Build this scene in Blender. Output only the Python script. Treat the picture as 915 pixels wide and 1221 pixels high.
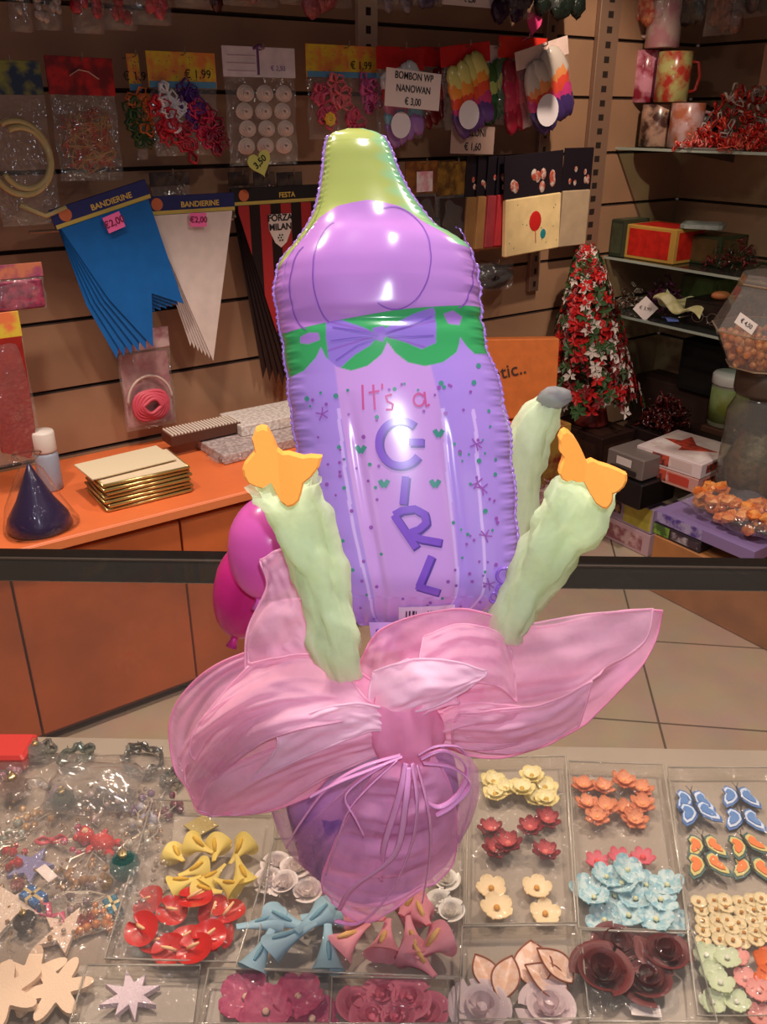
import bpy, math, random
from mathutils import Vector, Matrix
R=math.radians; PI=math.pi; rnd=random.Random(7)
for o in list(bpy.data.objects): bpy.data.objects.remove(o)
C=bpy.context.scene.collection; SC=bpy.context.scene
# ---------------------------------------------------------------- camera
EYE=Vector((0,0,1.55)); PITCH=R(25); F=1016.0
cam=bpy.data.cameras.new('camera'); co=bpy.data.objects.new('camera',cam); C.objects.link(co)
co.location=EYE; co.rotation_euler=(R(90)-PITCH,0,0)
cam.sensor_fit='VERTICAL'; cam.sensor_height=24; cam.lens=24*F/1221; cam.clip_start=0.02
SC.camera=co
# ---------------------------------------------------------------- light
w=bpy.data.worlds.new('world'); SC.world=w; w.use_nodes=True
w.node_tree.nodes['Background'].inputs[0].default_value=(1.0,0.64,0.52,1)
w.node_tree.nodes['Background'].inputs[1].default_value=0.045
def area(name,loc,rot,size,power,col,sy=None):
    l=bpy.data.lights.new(name,'AREA'); l.energy=power; l.color=col; l.size=size
    if sy: l.shape='RECTANGLE'; l.size_y=sy
    o=bpy.data.objects.new(name,l); C.objects.link(o); o.location=loc; o.rotation_euler=rot; return o
area('counter_downlight',(0.12,0.55,2.7),(0,0,0),0.22,5,(1,0.93,0.90)).data.spread=R(110)
area('wall_downlight',(-0.95,1.12,2.75),(0,0,0),0.16,16,(1,0.84,0.70)).data.spread=R(150)
area('wall_downlight',(-0.42,1.56,2.75),(0,0,0),0.16,20,(1,0.84,0.70)).data.spread=R(150)
area('wall_downlight',(1.12,1.42,2.75),(0,0,0),0.18,24,(1,0.86,0.74)).data.spread=R(124)
l=bpy.data.lights.new('added_panel_spot','SPOT'); l.energy=120; l.color=(1,0.80,0.62); l.spot_size=R(38); l.spot_blend=0.7; l.shadow_soft_size=0.03  # spot added to brighten the beige wall panel beside the shelves
o=bpy.data.objects.new('added_panel_spot',l); C.objects.link(o); o.location=(0.98,2.15,2.7); o.rotation_euler=(Vector((0.72,3.5,1.55))-Vector((0.98,2.15,2.7))).to_track_quat('-Z','Y').to_euler()
l=bpy.data.lights.new('phone_flash','POINT'); l.energy=11; l.color=(0.84,0.88,1); l.shadow_soft_size=0.006
o=bpy.data.objects.new('phone_flash',l); C.objects.link(o); o.location=(0.012,0.0,1.585)
vs=SC.view_settings; vs.view_transform='Standard'; vs.look='None'; vs.exposure=0.0; vs.gamma=1; vs.use_curve_mapping=False
# ---------------------------------------------------------------- projection helpers (turn a pixel into a point of the place)
cp,sp=math.cos(PITCH),math.sin(PITCH)
def ray(px,py):
    u=(px-457.5)/F; v=(py-610.5)/F
    return Vector((u,cp-v*sp,-sp-v*cp))
def onz(px,py,z): d=ray(px,py); return EYE+d*((z-EYE.z)/d.z)
def ony(px,py,Y): d=ray(px,py); return EYE+d*(Y/d.y)
AA=R(35); dA=Vector((math.cos(AA),math.sin(AA),0)); nA=Vector((-math.sin(AA),math.cos(AA),0)); dB=Vector((math.sin(AA),-math.cos(AA),0))
KA=2.548; KB=3.381
def onA(px,py,off=0): d=ray(px,py); return EYE+d*((KA-off)/d.dot(nA))
def onK(px,py,K): d=ray(px,py); return EYE+d*(K/d.dot(dA))
def AP(s,off,z): return dA*s+nA*(KA-off)+Vector((0,0,z))
def BP(r,off,z): return dA*(KB-off)+nA*KA-nA*r+Vector((0,0,z))
# ---------------------------------------------------------------- materials
def lin(c):
    r=[]
    for x in c[:3]:
        x=x/255.0; r.append(x/12.92 if x<=0.04045 else ((x+0.055)/1.055)**2.4)
    return (r[0],r[1],r[2],1)
MC={}
def mat(c,rough=0.6,metal=0.0,var=0.0,vs_=30,bump=0.0,bs=60,c2=None,trans=0.0,coat=0.0,spec=0.5,sss=0.0,thin=0.0,emit=None):
    key=(tuple(c),rough,metal,var,vs_,bump,bs,tuple(c2) if c2 else None,trans,coat,spec,sss,thin)
    if key in MC: return MC[key]
    m=bpy.data.materials.new('m%03d'%len(MC)); MC[key]=m; m.use_nodes=True; nt=m.node_tree; b=nt.nodes['Principled BSDF']
    b.inputs['Base Color'].default_value=lin(c); b.inputs['Roughness'].default_value=rough; b.inputs['Metallic'].default_value=metal
    b.inputs['Coat Weight'].default_value=coat; b.inputs['Coat Roughness'].default_value=0.08
    b.inputs['Specular IOR Level'].default_value=spec; b.inputs['Transmission Weight'].default_value=trans
    if c2 or var or bump:
        tc=nt.nodes.new('ShaderNodeTexCoord')
    if c2 or var:
        n=nt.nodes.new('ShaderNodeTexNoise'); n.inputs['Scale'].default_value=vs_; n.inputs['Detail'].default_value=4
        nt.links.new(tc.outputs['Object'],n.inputs['Vector'])
        r=nt.nodes.new('ShaderNodeValToRGB'); nt.links.new(n.outputs['Fac'],r.inputs[0]); nt.links.new(r.outputs[0],b.inputs['Base Color'])
        if c2: a0,a1=lin(c),lin(c2); r.color_ramp.elements[0].position=0.42; r.color_ramp.elements[1].position=0.58
        else:
            q=lin(c); a0=tuple(max(0,x*(1-var)) for x in q[:3])+(1,); a1=tuple(min(1,x*(1+var)) for x in q[:3])+(1,)
            r.color_ramp.elements[0].position=0.3; r.color_ramp.elements[1].position=0.7
        r.color_ramp.elements[0].color=a0; r.color_ramp.elements[1].color=a1
    if bump:
        n2=nt.nodes.new('ShaderNodeTexNoise'); n2.inputs['Scale'].default_value=bs; n2.inputs['Detail'].default_value=3
        nt.links.new(tc.outputs['Object'],n2.inputs['Vector'])
        bp=nt.nodes.new('ShaderNodeBump'); bp.inputs['Strength'].default_value=bump; bp.inputs['Distance'].default_value=0.01
        nt.links.new(n2.outputs['Fac'],bp.inputs['Height']); nt.links.new(bp.outputs[0],b.inputs['Normal'])
    if sss or thin:
        out=nt.nodes['Material Output']; tr=nt.nodes.new('ShaderNodeBsdfTranslucent'); tr.inputs[0].default_value=lin(c)
        mx=nt.nodes.new('ShaderNodeMixShader'); mx.inputs[0].default_value=sss
        nt.links.new(b.outputs[0],mx.inputs[1]); nt.links.new(tr.outputs[0],mx.inputs[2]); last=mx
        if thin:
            tp=nt.nodes.new('ShaderNodeBsdfTransparent'); m2=nt.nodes.new('ShaderNodeMixShader')
            tc=nt.nodes.new('ShaderNodeTexCoord'); n3=nt.nodes.new('ShaderNodeTexNoise'); n3.inputs['Scale'].default_value=26; n3.inputs['Detail'].default_value=5
            nt.links.new(tc.outputs['Object'],n3.inputs['Vector'])
            mr=nt.nodes.new('ShaderNodeMapRange'); mr.inputs[1].default_value=0.3; mr.inputs[2].default_value=0.7
            mr.inputs[3].default_value=max(0,thin-0.13); mr.inputs[4].default_value=min(1,thin+0.13)
            nt.links.new(n3.outputs['Fac'],mr.inputs[0]); nt.links.new(mr.outputs[0],m2.inputs[0])
            nt.links.new(mx.outputs[0],m2.inputs[1]); nt.links.new(tp.outputs[0],m2.inputs[2]); last=m2
        nt.links.new(last.outputs[0],out.inputs['Surface'])
    return m
def film(tint=(255,255,255),rough=0.12,bump=0.6,bs=35,base=0.04,haze=0.065,ior=1.45):
    key=('film',tint,rough,bump,bs,base,haze)
    if key in MC: return MC[key]
    m=bpy.data.materials.new('film%d'%len(MC)); MC[key]=m; m.use_nodes=True; nt=m.node_tree; nt.nodes.clear()
    out=nt.nodes.new('ShaderNodeOutputMaterial'); t=nt.nodes.new('ShaderNodeBsdfTransparent'); t.inputs[0].default_value=lin(tint)
    g=nt.nodes.new('ShaderNodeBsdfGlossy'); g.inputs['Roughness'].default_value=rough
    df=nt.nodes.new('ShaderNodeBsdfDiffuse'); df.inputs[0].default_value=(0.8,0.8,0.8,1)
    fr=nt.nodes.new('ShaderNodeLayerWeight'); fr.inputs[0].default_value=0.5
    pw=nt.nodes.new('ShaderNodeMath'); pw.operation='POWER'; pw.inputs[1].default_value=4.5; nt.links.new(fr.outputs['Facing'],pw.inputs[0])
    ad=nt.nodes.new('ShaderNodeMath'); ad.operation='MULTIPLY_ADD'; ad.inputs[1].default_value=0.85; ad.inputs[2].default_value=0.02+base; nt.links.new(pw.outputs[0],ad.inputs[0])
    mx0=nt.nodes.new('ShaderNodeMixShader'); mx0.inputs[0].default_value=haze
    nt.links.new(t.outputs[0],mx0.inputs[1]); nt.links.new(df.outputs[0],mx0.inputs[2])
    mx=nt.nodes.new('ShaderNodeMixShader'); nt.links.new(ad.outputs[0],mx.inputs[0]); nt.links.new(mx0.outputs[0],mx.inputs[1]); nt.links.new(g.outputs[0],mx.inputs[2])
    if bump:
        tc=nt.nodes.new('ShaderNodeTexCoord'); n=nt.nodes.new('ShaderNodeTexNoise'); n.inputs['Scale'].default_value=bs; n.inputs['Detail'].default_value=2
        bp=nt.nodes.new('ShaderNodeBump'); bp.inputs['Strength'].default_value=bump; bp.inputs['Distance'].default_value=0.02
        nt.links.new(tc.outputs['Object'],n.inputs['Vector']); nt.links.new(n.outputs['Fac'],bp.inputs['Height']); nt.links.new(bp.outputs[0],g.inputs['Normal'])
    nt.links.new(mx.outputs[0],out.inputs['Surface']); return m
FILM=film(); GLASS=film((250,248,246),0.015,0,35,0.0,0.008); SHELFGLASS=film((215,235,228),0.03,0,35,0.03,0.03)
def vmat(rough=0.3,coat=0.0,metal=0.0,spec=0.5):
    m=bpy.data.materials.new('printed%d'%len(MC)); MC[('v',rough,coat,metal,len(MC))]=m; m.use_nodes=True; nt=m.node_tree; b=nt.nodes['Principled BSDF']
    a=nt.nodes.new('ShaderNodeVertexColor'); a.layer_name='print'; nt.links.new(a.outputs[0],b.inputs['Base Color'])
    b.inputs['Roughness'].default_value=rough; b.inputs['Coat Weight'].default_value=coat; b.inputs['Metallic'].default_value=metal; b.inputs['Coat Roughness'].default_value=0.08
    return m
# ---------------------------------------------------------------- mesh builder
class MB:
    def __init__(s): s.v=[]; s.f=[]; s.m=[]; s.T=Matrix.Identity(4)
    def add(s,vs,fs,mi=0):
        b=len(s.v); s.v+=[s.T@Vector(v) for v in vs]
        for f in fs: s.f.append([i+b for i in f]); s.m.append(mi)
        return s
    def box(s,c,d,mi=0,ch=0.0,rz=0,T=None):
        x,y,z=[q/2 for q in d]; ch=min(ch,x*.9,y*.9,z*.9)
        if ch<=0:
            vs=[(a*x,b*y,e*z) for a in(-1,1) for b in(-1,1) for e in(-1,1)]
            fs=[(0,1,3,2),(4,6,7,5),(0,4,5,1),(2,3,7,6),(0,2,6,4),(1,5,7,3)]
        else:
            vs=[];fs=[]
            prof=[(-z,ch),(-z+ch,0),(z-ch,0),(z,ch)]
            for zz,i in prof:
                X,Y=x-i,y-i; k=ch*.6
                vs+=[(-X+k,-Y,zz),(X-k,-Y,zz),(X,-Y+k,zz),(X,Y-k,zz),(X-k,Y,zz),(-X+k,Y,zz),(-X,Y-k,zz),(-X,-Y+k,zz)]
            for r in range(3):
                for i in range(8): fs.append((r*8+i,r*8+(i+1)%8,(r+1)*8+(i+1)%8,(r+1)*8+i))
            fs.append(tuple(range(7,-1,-1))); fs.append(tuple(range(24,32)))
        M=Matrix.Translation(Vector(c))@Matrix.Rotation(rz,4,'Z')
        if T: M=M@T
        return s.add([M@Vector(v) for v in vs],fs,mi)
    def tube(s,pts,r,n=8,mi=0,cap=True,flat=1.0):
        pts=[Vector(p) for p in pts]; N=len(pts); rr=r if isinstance(r,(list,tuple)) else [r]*N
        vs=[];fs=[]; up=Vector((0.13,0.21,1)).normalized(); prev=None
        for i,p in enumerate(pts):
            t=(pts[min(i+1,N-1)]-pts[max(i-1,0)])
            t=t.normalized() if t.length>1e-9 else Vector((0,0,1))
            if prev is None:
                a=t.cross(up); 
                if a.length<1e-3: a=t.cross(Vector((1,0,0)))
            else: a=prev-t*prev.dot(t)
            if a.length<1e-6: a=t.cross(Vector((0,1,0)))
            a.normalize(); prev=a; b=t.cross(a)
            for k in range(n):
                q=2*PI*k/n; vs.append(p+(a*math.cos(q)+b*math.sin(q)*flat)*rr[i])
        for i in range(N-1):
            for k in range(n): fs.append((i*n+k,i*n+(k+1)%n,(i+1)*n+(k+1)%n,(i+1)*n+k))
        if cap: fs.append(tuple(range(n-1,-1,-1))); fs.append(tuple((N-1)*n+k for k in range(n)))
        return s.add(vs,fs,mi)
    def lathe(s,prof,n=24,c=(0,0,0),mi=0,sx=1,sy=1,T=None,wob=0):
        vs=[];fs=[]; M=Matrix.Translation(Vector(c))
        if T: M=M@T
        for r,z in prof:
            for k in range(n):
                q=2*PI*k/n; rr=max(r,1e-5)*(1+wob*math.sin(q*3+z*40)); vs.append(M@Vector((rr*math.cos(q)*sx,rr*math.sin(q)*sy,z)))
        for i in range(len(prof)-1):
            for k in range(n): fs.append((i*n+k,i*n+(k+1)%n,(i+1)*n+(k+1)%n,(i+1)*n+k))
        fs.append(tuple(range(n-1,-1,-1))); fs.append(tuple((len(prof)-1)*n+k for k in range(n)))
        return s.add(vs,fs,mi)
    def ball(s,c,r,n=12,mi=0,sc=(1,1,1),T=None,noise=0,seed=0):
        q=random.Random(seed); vs=[];fs=[]; M=Matrix.Translation(Vector(c))
        if T: M=M@T
        h=n//2+1
        for i in range(h+1):
            a=PI*i/h
            for k in range(n):
                b=2*PI*k/n; e=1+noise*(q.random()-.5); rr=max(math.sin(a),1e-4)
                vs.append(M@Vector((r*rr*math.cos(b)*sc[0]*e,r*rr*math.sin(b)*sc[1]*e,-r*math.cos(a)*sc[2]*e)))
        for i in range(h):
            for k in range(n): fs.append((i*n+k,i*n+(k+1)%n,(i+1)*n+(k+1)%n,(i+1)*n+k))
        return s.add(vs,fs,mi)
    def prism(s,poly,t,M=None,mi=0,bev=0.0):
        # polygon in local xz, thickness t along y
        n=len(poly); M=M or Matrix.Identity(4)
        vs=[M@Vector((x,-t/2,z)) for x,z in poly]+[M@Vector((x,t/2,z)) for x,z in poly]
        fs=[tuple(range(n)),tuple(range(2*n-1,n-1,-1))]+[(i,(i+n),((i+1)%n+n),(i+1)%n) for i in range(n)]
        return s.add(vs,fs,mi)
    def grid(s,fn,nu,nv,mi=0,wrapu=False):
        vs=[];fs=[]
        for j in range(nv+1):
            for i in range(nu+(0 if wrapu else 1)): vs.append(fn(i/nu,j/nv))
        W=nu+(0 if wrapu else 1)
        for j in range(nv):
            for i in range(nu):
                a=j*W+i; b=j*W+(i+1)%W; fs.append((a,b,b+W,a+W))
        return s.add(vs,fs,mi)
    def pillow(s,w,h,t,c=(0,0,0),nu=10,nv=14,mi=0,seed=0,p=0.5,M=None):
        # puffy bag, x across, z up, y thickness; centre c
        q=random.Random(seed); ph=q.random()*6; M=M or Matrix.Identity(4)
        for sg in (-1,1):
            def fn(u,v):
                a=max(0,(1-(2*u-1)**2))*max(0,(1-(2*v-1)**2)); 
                k=a**p*(1+.18*math.sin(9*u+5*v+ph)+.12*math.sin(17*v-7*u+ph))
                return M@Vector((c[0]+(u-.5)*w+.012*w*math.sin(v*11+ph)*(abs(2*u-1)),c[1]+sg*t/2*k,c[2]+(v-.5)*h))
            s.grid(fn,nu,nv,mi)
        return s
    def build(s,name,mats,parent=None,smooth=False,world=False,cols=None,root=None):
        me=bpy.data.meshes.new(name); vs=s.v
        if world and (root or parent):
            rt=root or parent; I=rt.matrix_basis.inverted(); vs=[I@v for v in vs]
        me.from_pydata([tuple(v) for v in vs],[],s.f)
        if not isinstance(mats,(list,tuple)): mats=[mats]
        for m in mats: me.materials.append(m)
        me.polygons.foreach_set('material_index',s.m)
        if smooth: me.polygons.foreach_set('use_smooth',[True]*len(s.f))
        if cols:
            at=me.color_attributes.new('print','FLOAT_COLOR','POINT')
            at.data.foreach_set('color',[x for c in cols for x in c])
        me.update(); o=bpy.data.objects.new(name,me); C.objects.link(o)
        if parent: o.parent=parent
        return o
def tag(o,label=None,cat=None,group=None,kind=None):
    if label: o['label']=label
    if cat: o['category']=cat
    if group: o['group']=group
    if kind: o['kind']=kind
    return o
def thing(name,label,cat,loc=(0,0,0),rz=0,group=None,tilt=(0,0)):
    o=bpy.data.objects.new(name,None); C.objects.link(o); o.empty_display_size=.05
    o.rotation_euler=(tilt[0],tilt[1],rz); o.location=loc
    o.matrix_basis=Matrix.Translation(Vector(loc))@Matrix.Rotation(rz,4,'Z')@Matrix.Rotation(tilt[1],4,'Y')@Matrix.Rotation(tilt[0],4,'X')
    return tag(o,label,cat,group)
def copy_tree(o,parent=None):
    c=o.copy(); C.objects.link(c)
    if parent: c.parent=parent
    for ch in list(o.children): copy_tree(ch,c)
    return c
def struct(name,mb,m): return tag(mb.build(name,m),kind='structure')
def text(s,size,M,mt,parent,name='lettering',bold=0.0,ext=0.0004,sx=1.0):
    # text in local xy of M
    cu=bpy.data.curves.new('t','FONT'); cu.body=s; cu.size=size; cu.align_x='CENTER'; cu.align_y='CENTER'; cu.extrude=ext; cu.offset=bold
    t=bpy.data.objects.new('t',cu); C.objects.link(t); dg=bpy.context.evaluated_depsgraph_get(); dg.update()
    me=bpy.data.meshes.new_from_object(t.evaluated_get(dg)); bpy.data.objects.remove(t); bpy.data.curves.remove(cu)
    me.transform(M@Matrix.Scale(sx,4,(1,0,0))); me.materials.clear(); me.materials.append(mt); me.name=name
    o=bpy.data.objects.new(name,me); C.objects.link(o)
    if parent: o.parent=parent
    return o
UP=Matrix.Rotation(R(90),4,'X')   # xy text -> xz plane facing -y
def cr(p,t):
    # catmull-rom through list p (floats or Vectors), t 0..1
    n=len(p)-1; x=min(max(t,0),1)*n; i=min(int(x),n-1); f=x-i
    a,b,c,d=p[max(i-1,0)],p[i],p[i+1],p[min(i+2,n)]
    return 0.5*((2*b)+(c-a)*f+(2*a-5*b+4*c-d)*f*f+(3*b-a-3*c+d)*f**3)
def interp(tab,x):
    if x<=tab[0][0]: return tab[0][1]
    for (a,b),(c,d) in zip(tab,tab[1:]):
        if x<=c:
            f=(x-a)/(c-a); return b+(d-b)*f
    return tab[-1][1]
def inpoly(x,y,P):
    r=False; j=len(P)-1
    for i in range(len(P)):
        if (P[i][1]>y)!=(P[j][1]>y) and x<(P[j][0]-P[i][0])*(y-P[i][1])/(P[j][1]-P[i][1])+P[i][0]: r=not r
        j=i
    return r
# ================================================================ SETTING
# floor tiles
fm=bpy.data.materials.new('floor_tiles'); fm.use_nodes=True; nt=fm.node_tree; b=nt.nodes['Principled BSDF']
tc=nt.nodes.new('ShaderNodeTexCoord'); mp=nt.nodes.new('ShaderNodeMapping'); mp.inputs['Rotation'].default_value=(0,0,R(7.0)); mp.inputs['Location'].default_value=(-0.535,0.1,0)
br=nt.nodes.new('ShaderNodeTexBrick'); br.offset=0; br.inputs['Color1'].default_value=lin((196,174,152)); br.inputs['Color2'].default_value=lin((188,166,146)); br.inputs['Mortar'].default_value=lin((105,90,78))
br.inputs['Scale'].default_value=1; br.inputs['Mortar Size'].default_value=0.0035; br.inputs['Brick Width'].default_value=0.42; br.inputs['Row Height'].default_value=0.42
nt.links.new(tc.outputs['Object'],mp.inputs[0]); nt.links.new(mp.outputs[0],br.inputs['Vector'])
nz=nt.nodes.new('ShaderNodeTexNoise'); nz.inputs['Scale'].default_value=9; nz.inputs['Detail'].default_value=6; nt.links.new(tc.outputs['Object'],nz.inputs['Vector'])
mx=nt.nodes.new('ShaderNodeMix'); mx.data_type='RGBA'; mx.blend_type='MULTIPLY'; mx.inputs[0].default_value=0.35
nt.links.new(br.outputs['Color'],mx.inputs[6]); nt.links.new(nz.outputs['Color'],mx.inputs[7]); nt.links.new(mx.outputs[2],b.inputs['Base Color']); b.inputs['Roughness'].default_value=0.42
struct('floor',MB().box((0.3,1.8,-0.02),(6,6,0.04)),fm)
# slat walls
slatM=mat((160,122,94),0.55,var=0.08,vs_=5,bump=0.03,bs=40)
grooveM=mat((60,42,34),0.7)
def slatwall(name,P,L0,L1):
    m=MB(); z=0.0; ax=(P(1,0,0)-P(0,0,0)); 
    edges=[0.0,0.21,0.41,0.61,0.81,1.01,1.21,1.41,1.61,1.81,2.01,2.21,2.5]
    for a,b_ in zip(edges,edges[1:]):
        # each board: bevelled face in front of a dark back
        q=[P(L0,0,a+.006),P(L1,0,a+.006),P(L1,0,b_-.006),P(L0,0,b_-.006)]
        k=[P(L0,-.012,a),P(L1,-.012,a),P(L1,-.012,b_),P(L0,-.012,b_)]
        m.add(q,[(0,1,2,3)],0)
        m.add([q[0],q[1],k[1],k[0],q[3],q[2],k[2],k[3]],[(0,1,2,3),(4,7,6,5)],1)
    m.add([P(L0,-.012,0),P(L1,-.012,0),P(L1,-.012,2.5),P(L0,-.012,2.5),P(L0,-.04,0),P(L1,-.04,0),P(L1,-.04,2.5),P(L0,-.04,2.5)],[(0,1,2,3),(4,7,6,5),(0,4,5,1),(2,6,7,3),(0,3,7,4),(1,5,6,2)],1)
    struct(name,m,[slatM,grooveM])
SC_=dA.x*1.307+dA.y*4.026
slatwall('wall_left',AP,-1.2,KB)
slatwall('wall_right',BP,0,2.6)
# ---- canopy added above the view to shade the upper wall and goods
s0=onA(0,100).dot(dA)-0.6; s1=onA(592,100).dot(dA)
m=MB(); m.T=Matrix.Translation(AP((s0+s1)/2,0.285,2.0))@Matrix.Rotation(AA,4,'Z')
m.box((0,0,0),(s1-s0,0.555,0.03),0,0.004); m.box((0,-.27,-.03),(s1-s0,0.02,0.07),0,0.004)
tag(m.build('shade_canopy',mat((70,44,34),0.6,var=.2)),'dark brown canopy added overhead to shade the hanging party bags','shelf')
# uprights
upM=mat((150,118,98),0.45,metal=0.3)
def upright(px0,px1,label,z0,z1,off=.012,m_=upM):
    a=onA(px0,150).dot(dA); b_=onA(px1,150).dot(dA)
    t=thing('shelf_upright',label,'upright',AP((a+b_)/2,off,z0),AA)
    q=MB(); q.box((0,0,(z1-z0)/2),(b_-a,0.022,z1-z0),0,0.003); q.build('post',m_,t)
    q=MB()
    for i in range(int((z1-z0)/.05)): q.box((0,-.0115,.03+i*.05),((b_-a)*.25,0.001,.022))
    q.build('slot_strip',mat((40,30,26)),t)
    return t
upright(699,722,'pale metal shelf upright to the left of the shelf of mugs',0.31,2.2)
upright(424,446,'metal upright painted as lit above the bag of pink flowers, top of the wall',1.66,2.0,.014,mat((205,176,150),0.4))  # lighter colour than the other posts paints this one as lit
upright(640,652,'narrow metal upright behind the right packets of metallic balloons',0.9,2.2)
# ================================================================ LEFT CABINETS
woodM=mat((196,98,48),0.38,var=0.22,vs_=4,bump=0.02,bs=90); topM=mat((226,116,66),0.4,var=0.08,vs_=6); edgeM=mat((120,52,24),0.5)
KC=2.02; CZ=0.6
def CP(s,n,z): return dA*s+nA*n+Vector((0,0,z))
se=[-0.59,-0.147,0.296,0.739,1.18,1.62,2.06]
cabl=['first orange wood base cabinet at the far left edge of the picture','orange wood base cabinet under the purple cone','orange wood base cabinet under the stack of gold-edged trays','orange wood base cabinet beside the pink balloons','orange wood base cabinet hidden behind the feeding bottle balloon','last orange wood base cabinet by the floor under the orange carton']
for i in range(1,6):
    a,b_=se[i],se[i+1]; w_=b_-a
    t=thing('base_cabinet',cabl[i],'cabinet',CP((a+b_)/2,KC+.25,0),AA,'orange base cabinets')
    m=MB(); m.box((0,0.01,CZ/2-.005),(w_-.001,0.49,CZ-.05),0); m.box((0,.02,.02),(w_-.02,.44,.04),0); m.build('body',edgeM,t)
    m=MB(); m.box((0,-.245,.04+(CZ-.085)/2),(w_-.006,.018,CZ-.085),0,.002); d=m.build('door',woodM,t)
t=thing('worktop','orange laminate worktop running over the low cabinets along the wall','worktop',CP(0.9,KC+.25,CZ-.03),AA)
m=MB(); m.box((.03,0,.015),(2.38,.54,.03),0,.003); m.build('top_board',topM,t)
m=MB(); m.box((.03,-.2702,.014),(2.38,.004,.024),0,.001); m.build('edge_band',mat((236,132,78),.45),t)
# ================================================================ FRONT GLASS COUNTER
GZ=0.90; SZ=0.77
rc=thing('glass_display_counter','glass topped display counter with a black rear frame bar','counter',(0,0.7,0),R(-1.6))
blk=mat((24,20,18),0.22,coat=.3); 
YB=onz(457,664,GZ).y-0.7
m=MB(); m.box((0,YB,GZ-.024),(2.3,.030,.048),0,.003); m.build('rear_frame_bar',blk,rc)
m=MB(); m.box((0,YB-.0172,GZ-.0025),(2.3,.004,.004),0,.001); m.build('trim_strip',mat((96,84,76),.3,metal=.6),rc)
for sx in (-1.13,1.13):
    m=MB(); m.box((sx,YB,(GZ-.04)/2),(.03,.03,GZ-.04),0,.003); m.build('post',blk,rc)
    m=MB(); m.box((sx,-.5,(GZ-.04)/2),(.03,.03,GZ-.04),0,.003); m.build('post',blk,rc)
m=MB(); m.box((0,(YB-.5)/2-.01,GZ-.003),(2.24,YB+.5-.01,.006)); m.build('glass_top',GLASS,rc)
m=MB(); m.box((0,YB,.43),(2.2,.005,.84)); m.build('rear_glass_pane',GLASS,rc)
shM=mat((158,146,132),.35,var=.05,vs_=12)
m=MB(); m.box((0,-.125,SZ-.006),(2.2,.70,.012),0,.002); m.build('display_shelf',shM,rc)
# floor continues; RIGHT PLINTH
plM=mat((168,112,66),0.5,var=.2,vs_=8)
r0=onK(777,660,2.306).dot(dB); r1=r0+2.2
m=MB(); m.T=Matrix.Translation(dA*((2.306+KB-.07)/2)+dB*((r0+r1)/2)+Vector((0,0,.11)))@Matrix.Rotation(AA,4,'Z')
def DB(px,py,K): return onK(px,py,K)
m.box((0,0,0),(KB-2.306-.07,r1-r0,.22),0,.004)
tag(m.build('low_plinth',plM),'low tan wooden plinth on the floor at right under the boxes','plinth')
PZ=0.22
# ================================================================ BOUQUET / BALLOON CENTREPIECE
bq=thing('balloon_centrepiece','purple feeding bottle foil balloon bouquet wrapped in pink tulle, standing on the glass counter','balloon bouquet',(-0.01,0.60,GZ))
TL=R(21); Pn=Vector((0,-math.cos(TL),math.sin(TL))); P0=Vector((0,.55,1.17))
def onbal(px,py):
    d=ray(px,py); return EYE+d*((P0-EYE).dot(Pn)/d.dot(Pn))
XL=[(153,418),(156,402),(162,392),(175,388),(200,386),(228,382),(250,377),(272,366),(290,352),(305,340),(320,331),(345,328),(370,331),(395,336),(420,340),(450,344),(480,347),(520,353),(560,360),(620,372),(680,388),(720,402),(738,416),(746,436)]
XR=[(153,430),(156,446),(162,457),(175,465),(200,473),(228,487),(250,503),(268,517),(278,532),(284,550),(300,561),(320,568),(345,571),(370,572),(395,575),(420,581),(450,592),(480,600),(520,607),(560,610),(620,615),(680,616),(705,609),(722,590),(738,560),(746,530)]
def edges0(py): return interp(XL,py),interp(XR,py)
_sm={}
for _k in range(150,750):
    _w=6 if _k>172 else 1.5
    _g=[(j,math.exp(-.5*(j/_w)**2)) for j in range(-18,19)]; _t=sum(g for j,g in _g)
    _sm[_k]=(sum(interp(XL,_k+j)*g for j,g in _g)/_t,sum(interp(XR,_k+j)*g for j,g in _g)/_t)
def edges0(py):
    py=min(max(py,150),748.99); a=int(py); f=py-a; p,q_=_sm[a],_sm[min(a+1,749)]; return p[0]+(q_[0]-p[0])*f,p[1]+(q_[1]-p[1])*f
def ripple(py):
    l=r=0
    if py>285: 
        r+=3.2*abs(math.sin((py-285)*PI/ (66 if py>400 else 24)))-1.5
        l-=2.0*abs(math.sin((py-290)*PI/40))-1
    return l,r
def edges(py):
    a,b=edges0(py); c,d=ripple(py); return a+c,b+d
Y0,Y1=153.0,746.0
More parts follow.
